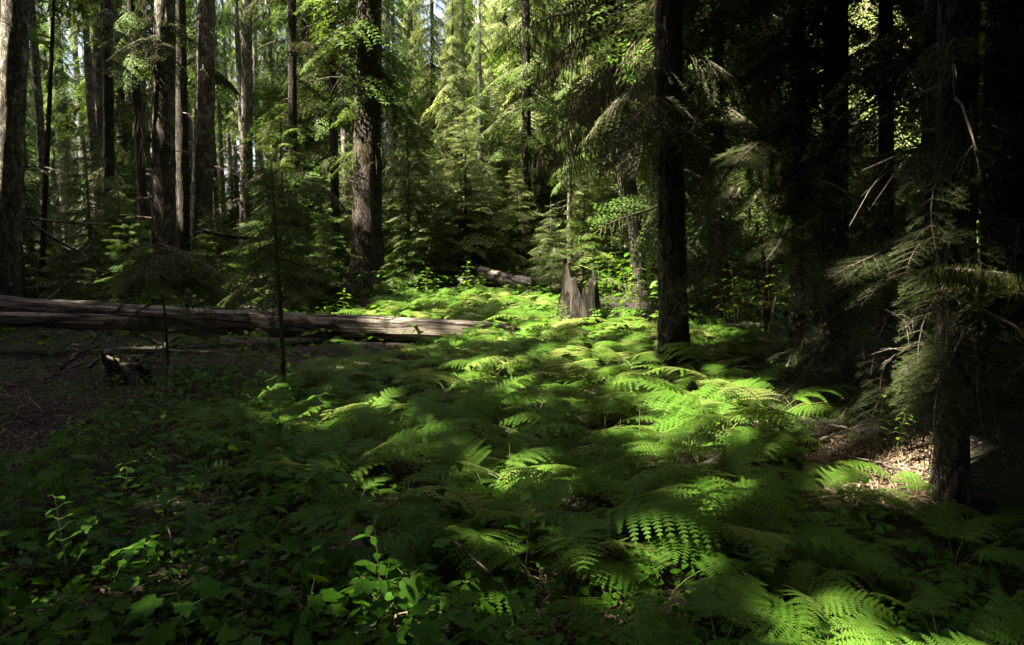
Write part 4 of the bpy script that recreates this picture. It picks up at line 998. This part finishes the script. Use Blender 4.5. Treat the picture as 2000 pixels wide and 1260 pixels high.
def stop(a):
    d = lambda c, w: math.exp(-((math.atan2(math.sin(a - c), math.cos(a - c))) / w) ** 2)
    return .74 + .34 * d(3.7, .55) + .16 * d(.1, .5) - .10 * d(4.75, .3) - .3 * d(1.5, .9) + .07 * math.sin(a * 13 + 1) + .05 * math.sin(a * 7 + 2) + .04 * math.sin(a * 9) + .035 * math.sin(a * 17) + .03 * math.sin(a * 31)
snag('tree_stump', 'tall broken stump with jagged top, grey lit left side, among the ferns', sb, 1.0, .33, stop, M_WOODV, 61, lean=(-.03, 0))
for (px0, py0, px1, py1, rr, lb) in [(240, 752, 208, 688, .085, 'splintered leaning stub with bent sticks on the dark ground'), (288, 745, 280, 712, .06, 'small broken stub right of the splintered one')]:
    p = G(px0, py0); hh = (py0 - py1) / FPX * p[1]; ln = (px1 - px0) / FPX * p[1] / hh
    snag('broken_stub', lb, p, hh, rr, lambda a: .8 + .2 * math.sin(a * 3) + .1 * math.sin(a * 8), M_WOODV, int(px0), lean=(ln, 0), k=20)

def stick(label, pts, r0, group=None, mat=None, r1=None, name='fallen_stick', cat='stick', twigs=0, k=6):
    pts = [np.array(p, float) for p in pts]; q = np.array(pts)
    # resample
    t = np.linspace(0, len(q) - 1, 6 * (len(q) - 1) + 1); i = np.minimum(t.astype(int), len(q) - 2); f = (t - i)[:, None]
    c = q[i] * (1 - f) + q[i + 1] * f; c = c + .25 * r0 * RG(int(abs(q[0, 0] * 1000)) % 9999).randn(*c.shape)
    o = bpy.data.objects.new(name, tube(c, np.linspace(r0, r1 or r0 * .4, len(c)), k, jit=.15).data(name, mat or M_WOOD)); COL.objects.link(o); tag(o, label, cat, group)
    return o
def gp(px, py, dz=.02): p = G(px, py); p[2] += dz; return p
stick('bent pale stick propped over the splintered stub', [gp(178, 768, .02), P(212, 722, 8.2), P(206, 700, 8.2)], .014)
stick('curved light stick resting on top of the splintered stub', [P(176, 684, 8.4), P(210, 684, 8.3), P(246, 699, 8.3)], .013)
stick('pale root-like stick slanting up left of the splintered stub', [gp(122, 636, .1), gp(160, 655, .15), gp(200, 672, .08)], .025)
stick('straight grey stick lying right of the splintered stub', [gp(258, 654, .05), gp(312, 676, .03)], .028)
stick('short whitish stick at the dark far left', [gp(113, 717, .03), gp(143, 724, .02)], .02)
stick('long thin stick lying below the log toward the small spruce', [gp(330, 690, .03), gp(410, 698, .06), gp(492, 705, .02)], .022)
stick('second long stick below the log, nearer the log', [gp(370, 658, .05), gp(430, 668, .08), gp(492, 680, .03)], .024)
stick('pale stick lying at the left edge of the leafy plants', [gp(130, 838, .03), gp(190, 832, .05), gp(257, 825, .03)], .016)
stick('bare dead stem leaning out of the plants toward the small spruce', [gp(465, 805, .0), P(500, 765, 6.6), P(522, 700, 6.8), P(528, 650, 6.9)], .010)
stick('pale broken stick slanting down through the middle ferns', [P(886, 1056, 2.75), P(915, 1080, 2.6), P(960, 1120, 2.4)], .007)
stick('short grey stick low in the lower left plants', [gp(160, 1108, .12), gp(200, 1068, .2), gp(225, 1050, .2)], .010)
stick('thin curling pale twig in the lower left plants', [gp(322, 1102, .25), gp(338, 1130, .2), gp(340, 1150, .12), gp(334, 1175, .05)], .004)
stick('pale twig lying at the bottom left under the leaves', [gp(238, 1204, .05), gp(262, 1212, .05), gp(290, 1216, .05)], .006)
stick('light root-like stick on the sunlit litter beside the grey trunk foot', [gp(1860, 915, .12), gp(1830, 922, .08), gp(1800, 940, .04)], .012)
stick('pale upright dead stem in front of the stump, right side', [gp(1163, 660, .0), P(1166, 625, 10.9), P(1160, 585, 11)], .012)
stick('arching bare grey branch beside the far log', [gp(1050, 575, .05), P(1035, 555, 14), P(1000, 545, 14.3)], .022)
r2 = RG(88)
for i in range(120):
    px, py = (-20 + 640 * r2.rand(), 645 + 235 * r2.rand()) if i < 90 else (1400 + 480 * r2.rand(), 620 + 330 * r2.rand())
    p = gp(px, py, .03); a = r2.rand() * 3.14; l = .15 + .5 * r2.rand(); e = p + np.array([math.cos(a) * l, math.sin(a) * l, 0]); e[2] = h1(e[0], e[1]) + .02 + .1 * r2.rand()
    stick('thin dead stick on the bare soil below the fallen log' if i < 90 else 'thin dead stick on the shaded brown slope at right', [p, (p + e) / 2 + [0, 0, .03], e], .006 + .009 * r2.rand(), 'sticks below the fallen log' if i < 90 else 'sticks on the right slope', k=5)
r2 = RG(90)
for i in range(16):
    px, py = 90 + 260 * r2.rand(), 645 + 110 * r2.rand(); p = gp(px, py, .03); a = r2.rand() * 3.14; l = .2 + .45 * r2.rand()
    e = p + np.array([math.cos(a) * l, math.sin(a) * l * .5, .05 + .3 * r2.rand()]); m_ = (p + e) / 2 + [.05 * r2.randn(), 0, .10 * r2.rand()]
    stick('weathered broken root jutting from the dark soil round the splintered stub', [p, m_, e, e + [.08 * r2.randn(), .05, -.06]], .013 + .02 * r2.rand(), 'broken roots round the splintered stub', k=7, name='broken_root', cat='root')
r2 = RG(89)
for i in range(16):
    p = gp(820 + 420 * r2.rand(), 830 + 200 * r2.rand(), 0)
    e = p + np.array([.06 * r2.randn(), .05 * r2.randn(), .3 + .25 * r2.rand()])
    stick('pale dry fern stalk standing among the middle ferns', [p, (p + e) / 2 + [.02, 0, 0], e], .0022, 'dry stalks in the fern bed', M_DRY, name='dry_stalk', cat='dry stalk', k=4)

# ------------------------------------------------------------------ small spruce and sapling in front of the log
def spruce(label, base, H, lx, rng, layers, boughs, dead, name='spruce_sapling'):
    T = thing(name, label, 'young tree', base)
    link('trunk', tube(np.array([[0, 0, -.1], [lx * .3, .02, H * .35], [lx * .7, 0, H * .7], [lx, 0, H]]), np.array([.034, .026, .017, .005]) * H / 2.7, 8, jit=.08).data('trunk', M_TWIG), T)
    mb = MB()
    for (z, az, l) in layers:
        mb.addmb(boughs[rng.randint(len(boughs))], trm(lx * z / H, 0, z) @ rotm('z', az) @ rotm('y', R(6 + 10 * rng.rand())) @ rotm('x', .2 * rng.randn()) @ scm(l))
    link('crown', mb.data('crown', [M_NEED, M_TWIG], False), T)
    for i in range(dead):
        z = H * (.28 + .35 * rng.rand()); a = rng.rand() * 6.28; l = .25 + .5 * rng.rand(); d = np.array([math.cos(a), math.sin(a), -.2 - .5 * rng.rand()])
        c = np.array([lx * z / H, 0, z]); pts_ = [c, c + d * l * .4 + [0, 0, .05], c + d * l * .8 + [0, 0, -.05], c + d * l + [0, 0, -.25 * l]]
        m2 = tube(np.array(pts_), np.array([.008, .006, .004, .0015]), 4, cap=False)
        for j in range(5):
            q = pts_[1] * (1 - j / 5) + pts_[3] * j / 5; dd = d * .6 + rng.randn(3) * .5
            m2.addmb(tube(np.array([q, q + dd * .1, q + dd * .2 + [0, 0, -.05]]), np.array([.003, .002, .001]), 3, cap=False))
        link('dead_branch', m2.data('dead_branch', M_TWIG), T)
    return T
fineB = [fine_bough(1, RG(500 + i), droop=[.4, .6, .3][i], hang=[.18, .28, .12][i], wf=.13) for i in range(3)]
fineM = [m.data('bough', [M_NEED_SHADE, M_TWIG], False) for m in fineB]
mossM = [fine_bough(1, RG(510 + i), droop=.25, hang=.35, needle=.028, wf=.16, width=.26).data('mossy_bough', [M_MOSS, M_TWIG], False) for i in range(2)]
print('fine bough faces', sum(len(F) for F, m in fineB[0].F))
bs_ = G(556, 772); D0 = bs_[1]; zt = P(548, 300, D0)[2] - bs_[2]
r = RG(61)
zl = lambda py: P(550, py, D0)[2] - bs_[2]
spruce('small slim spruce sapling with drooping boughs in front of the log', bs_, zt, -.05, r,
       [(zl(560 - 260 * r.rand() ** .8), r.rand() * 6.28, .0) for i in range(0)] + [(zl(545 - 230 * (i / 30)), i * 2.4 + r.rand(), (.72 - .5 * i / 30) * (.7 + .5 * r.rand())) for i in range(30)], dense, 9)
bs2 = G(330, 735); D0 = bs2[1]
spruce('dark low sapling with flat green sprays overlapping the log', bs2, P(325, 455, D0)[2] - bs2[2], -.04, r,
       [(P(325, 545 - 75 * (i / 20), D0)[2] - bs2[2], i * 2.4 + r.rand(), .5 + .45 * r.rand()) for i in range(20)] + [(P(325, 620, D0)[2] - bs2[2], a, .5) for a in (3.0, .2, 3.6)], dense, 5)
p = G(505, 690); T = thing('fir_seedling', 'tiny bright fir seedling catching the sun in front of the log', 'seedling', p)
link('trunk', tube(np.array([[0, 0, -.05], [0, 0, .2], [.01, 0, .36]]), np.array([.006, .004, .002]), 5).data('trunk', M_TWIG), T)
mb = MB()
for i in range(7): mb.addmb(dense[i % 4], trm(0, 0, .22 + .02 * i) @ rotm('z', i * 2.4) @ scm(.2))
link('crown', mb.data('crown', [M_FERN, M_TWIG], False), T)

# ------------------------------------------------------------------ boughs hanging near the camera at right
def aim(a, b, roll=0.0, flat=1.0):
    a, b = np.array(a, float), np.array(b, float); L = np.linalg.norm(b - a); d = (b - a) / L
    y_ = np.cross([0, 0, 1.0], d); y_ /= np.linalg.norm(y_); z_ = np.cross(d, y_)
    M = np.eye(4); M[:3, 0] = d * L; M[:3, 1] = y_ * L * flat; M[:3, 2] = z_ * L; M[:3, 3] = a
    return M @ rotm('x', roll)
def hang(T, me, a, b, roll=0.0, flat=1.0, name='bough', label=None):
    o = link(name, me, T, trm(*[-v for v in T.location]) @ aim(a, b, roll, flat))
    if label: o['label'] = label
    return o
TT = {o['label']: o for o in bpy.data.objects if o.parent is None and 'label' in o.keys()}
T_edge = TT['black conifer trunk cut by the right edge of the picture']; T_mass = TT['massive black conifer trunk filling the dark right side']
T_blk = TT['narrow black conifer trunk behind the sunlit drooping bough']; T_cr = TT['dark conifer trunk standing in the ferns, sun on its left edge']
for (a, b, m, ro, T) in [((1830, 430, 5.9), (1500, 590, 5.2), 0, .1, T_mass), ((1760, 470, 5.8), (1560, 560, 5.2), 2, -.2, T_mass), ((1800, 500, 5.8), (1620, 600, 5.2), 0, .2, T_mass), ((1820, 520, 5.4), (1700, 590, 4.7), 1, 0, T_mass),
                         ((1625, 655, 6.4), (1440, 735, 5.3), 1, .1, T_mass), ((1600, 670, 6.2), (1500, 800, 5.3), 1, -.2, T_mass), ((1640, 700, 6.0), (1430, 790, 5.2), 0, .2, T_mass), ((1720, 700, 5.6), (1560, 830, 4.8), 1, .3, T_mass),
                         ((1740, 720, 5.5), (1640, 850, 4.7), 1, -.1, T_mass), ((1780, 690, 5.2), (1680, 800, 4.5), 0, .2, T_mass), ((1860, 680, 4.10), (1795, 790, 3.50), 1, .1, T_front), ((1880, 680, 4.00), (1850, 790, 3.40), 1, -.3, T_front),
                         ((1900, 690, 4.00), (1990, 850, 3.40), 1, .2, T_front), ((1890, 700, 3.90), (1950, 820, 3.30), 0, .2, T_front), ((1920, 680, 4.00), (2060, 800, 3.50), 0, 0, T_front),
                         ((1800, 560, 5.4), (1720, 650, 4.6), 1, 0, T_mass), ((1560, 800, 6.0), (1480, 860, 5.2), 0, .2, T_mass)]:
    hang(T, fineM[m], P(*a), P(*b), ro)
hang(T_edge, mossM[0], P(2070, 545, 4.0), P(1830, 538, 3.4), .0, 1.0, 'mossy_bough', 'thick moss-draped bough')
hang(T_edge, mossM[1], P(2080, 560, 4.0), P(1850, 565, 3.5), .5, 1.0, 'mossy_bough', 'thick moss-draped bough')
mb = tube(np.array([P(2090, 560, 4.1), P(1990, 550, 3.75), P(1920, 541, 3.55), P(1845, 526, 3.4)]) - np.array(T_edge.location), np.array([.05, .045, .035, .012]), 8, jit=.1)
rr_ = RG(71)
for i in range(9):
    c = (P(2020, 552, 3.85) * (1 - i / 8) + P(1855, 530, 3.43) * i / 8) - np.array(T_edge.location); beard(mb, c, rr_, 420, .055, .05, 1, .006)
link('mossy_limb', mb.data('mossy_limb', [M_BARK, M_MOSS], False), T_edge)
# bare arching twigs
def twig(T, pts, r0=.0055):
    q = np.array([P(*p) for p in pts]) - np.array(T.location); t = np.linspace(0, len(q) - 1, 14); i = np.minimum(t.astype(int), len(q) - 2); f = (t - i)[:, None]
    c = q[i] * (1 - f) + q[i + 1] * f; c[1:-1] = (c[:-2] + c[1:-1] * 2 + c[2:]) / 4
    g_ = RG(int(abs(c[0, 0]) * 1000) % 9999); c[1:] += g_.randn(13, 3) * .003; tm = MB()
    for j in range(3, 13):
        dd = (c[j] - c[j - 1]) * 2 + g_.randn(3) * .04; tm.addmb(tube(np.array([c[j], c[j] + dd * .6, c[j] + dd * 1.1 + [0, 0, -.02]]), np.array([.0025, .0018, .001]), 3, cap=False))
    tm.addmb(tube(c, np.linspace(r0, .0015, 14), 5, cap=False))
    link('dead_twig', tm.data('dead_twig', M_TWIG), T)
for pts_ in [[(1880, 680, 3.90), (1820, 668, 3.80), (1760, 682, 3.70), (1720, 720, 3.60)], [(1840, 670, 3.80), (1790, 705, 3.70), (1758, 745, 3.60)],
             [(1820, 540, 4.30), (1860, 660, 4.00), (1900, 700, 3.80)], [(1850, 595, 4.30), (1810, 615, 4.20), (1770, 625, 4.10)], [(1730, 620, 4.50), (1690, 655, 4.40), (1648, 698, 4.30)],
             [(1990, 440, 4.10), (1985, 480, 4.10), (1982, 528, 4.00)], [(1985, 490, 4.10), (1970, 515, 4.10), (1965, 540, 4.10)],
             [(1955, 600, 4.40), (1958, 640, 4.40), (1965, 672, 4.30)], [(1740, 610, 4.30), (1765, 625, 4.30), (1770, 640, 4.20)], [(1850, 600, 4.10), (1862, 650, 4.00), (1868, 700, 4.00)]]:
    twig(T_front, pts_)
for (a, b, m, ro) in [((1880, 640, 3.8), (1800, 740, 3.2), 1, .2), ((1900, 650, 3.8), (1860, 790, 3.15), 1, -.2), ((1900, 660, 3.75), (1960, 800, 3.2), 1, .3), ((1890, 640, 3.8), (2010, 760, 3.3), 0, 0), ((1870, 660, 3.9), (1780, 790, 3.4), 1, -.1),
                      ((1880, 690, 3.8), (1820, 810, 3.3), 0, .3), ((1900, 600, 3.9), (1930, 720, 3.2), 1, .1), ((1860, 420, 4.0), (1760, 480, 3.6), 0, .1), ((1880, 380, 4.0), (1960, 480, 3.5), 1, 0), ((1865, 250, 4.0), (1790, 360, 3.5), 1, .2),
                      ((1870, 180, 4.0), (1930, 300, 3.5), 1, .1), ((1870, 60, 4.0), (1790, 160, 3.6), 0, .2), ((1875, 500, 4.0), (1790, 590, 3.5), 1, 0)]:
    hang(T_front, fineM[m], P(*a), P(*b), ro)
rb_ = RG(73)
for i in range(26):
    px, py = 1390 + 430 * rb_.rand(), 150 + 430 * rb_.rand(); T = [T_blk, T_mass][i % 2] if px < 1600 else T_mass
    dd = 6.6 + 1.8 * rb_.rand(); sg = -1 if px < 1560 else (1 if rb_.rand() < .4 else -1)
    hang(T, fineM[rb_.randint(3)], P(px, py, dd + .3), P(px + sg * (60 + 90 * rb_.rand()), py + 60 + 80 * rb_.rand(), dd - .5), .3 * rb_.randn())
# sprigs in the upper part of the picture
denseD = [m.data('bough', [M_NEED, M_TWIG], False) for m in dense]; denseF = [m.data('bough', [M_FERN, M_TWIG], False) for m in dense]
for (a, b, T, ms) in [((1310, -30, 9.6), (1200, 60, 8.2), T_cr, denseF), ((1320, -40, 9.6), (1260, 70, 8.0), T_cr, denseF), ((1310, -20, 9.6), (1290, 60, 8.4), T_cr, denseF), ((1300, 10, 9.7), (1180, 10, 8.6), T_cr, denseF),
                      ((1560, 300, 8.6), (1410, 300, 8.0), T_blk, denseF), ((1560, 310, 8.6), (1440, 380, 7.8), T_blk, denseF), ((1560, 340, 8.6), (1480, 410, 7.8), T_blk, denseD), ((1560, 290, 8.6), (1400, 340, 8.2), T_blk, denseD), ((1555, 330, 8.6), (1400, 460, 7.8), T_blk, denseD),
                      ((1560, 350, 8.6), (1560, 395, 7.6), T_blk, denseF), ((1310, 380, 10), (1200, 430, 9), T_cr, denseD), ((1310, 360, 10), (1240, 470, 9), T_cr, denseD), ((1330, 330, 10), (1420, 380, 9), T_cr, denseD), ((1330, 370, 10), (1400, 470, 9), T_cr, denseD),
                      ((1840, 250, 9.6), (1720, 330, 8.9), T_mass, denseF), ((1840, 270, 9.6), (1740, 290, 8.9), T_mass, denseF)]:
    hang(T, ms[rs.randint(4)], P(*a), P(*b), .3 * rs.randn())
mb = MB(); rr_ = RG(72); o_ = np.array(T_moss.location)
for (a, b) in [((1175, 60, 12.3), (1060, 140, 11)), ((1175, 150, 12.3), (1080, 300, 11)), ((1180, 170, 12.3), (1120, 310, 11.2)), ((1190, 200, 12.3), (1250, 330, 11)), ((1180, 100, 12.3), (1270, 200, 11)), ((1170, 30, 12.3), (1020, 60, 11.3)), ((1175, 240, 12.3), (1200, 330, 11)), ((1175, 20, 12.3), (1260, 130, 11)), ((1180, 120, 12.3), (1220, 250, 11.2))]:
    A, B = P(*a), P(*b); C = (A + B) / 2 + [0, 0, .25]
    for i in range(8):
        q = (i + 1) / 8; c = A * (1 - q) ** 2 + 2 * C * q * (1 - q) + B * q ** 2 - o_; beard(mb, c, rr_, 90, .30, .17, 1, .012)
    t = np.linspace(0, 1, 7)[:, None]; mb.addmb(tube(A * (1 - t) ** 2 + 2 * C * t * (1 - t) + B * t ** 2 - o_, np.linspace(.03, .006, 7), 5, cap=False), ms=0)
link('lichen_branches', mb.data('lichen_branches', [M_TWIG, M_LICH], False), T_moss)
# lichen strips on the left trunks
for key, n in [('straight grey conifer trunk with hanging pale lichen strips at upper left', 12), ('broad grey conifer trunk cut by the left edge of the picture', 8), ('thick flared brown conifer with deep bark furrows behind the log', 8)]:
    T = TT[key]; mb = MB(); rr_ = RG(len(key))
    for i in range(n):
        z = 3.2 + 3.5 * rr_.rand(); a = -1.57 + rr_.randn() * .7; rad_ = .26 if n == 12 else .29 if n == 8 and 'broad' in key else .38
        beard(mb, np.array([math.cos(a) * rad_, math.sin(a) * rad_, z]), rr_, 26, .5, .035, 0, .016)
    link('lichen', mb.data('lichen', [M_LICH], False), T)['kind'] = 'stuff'
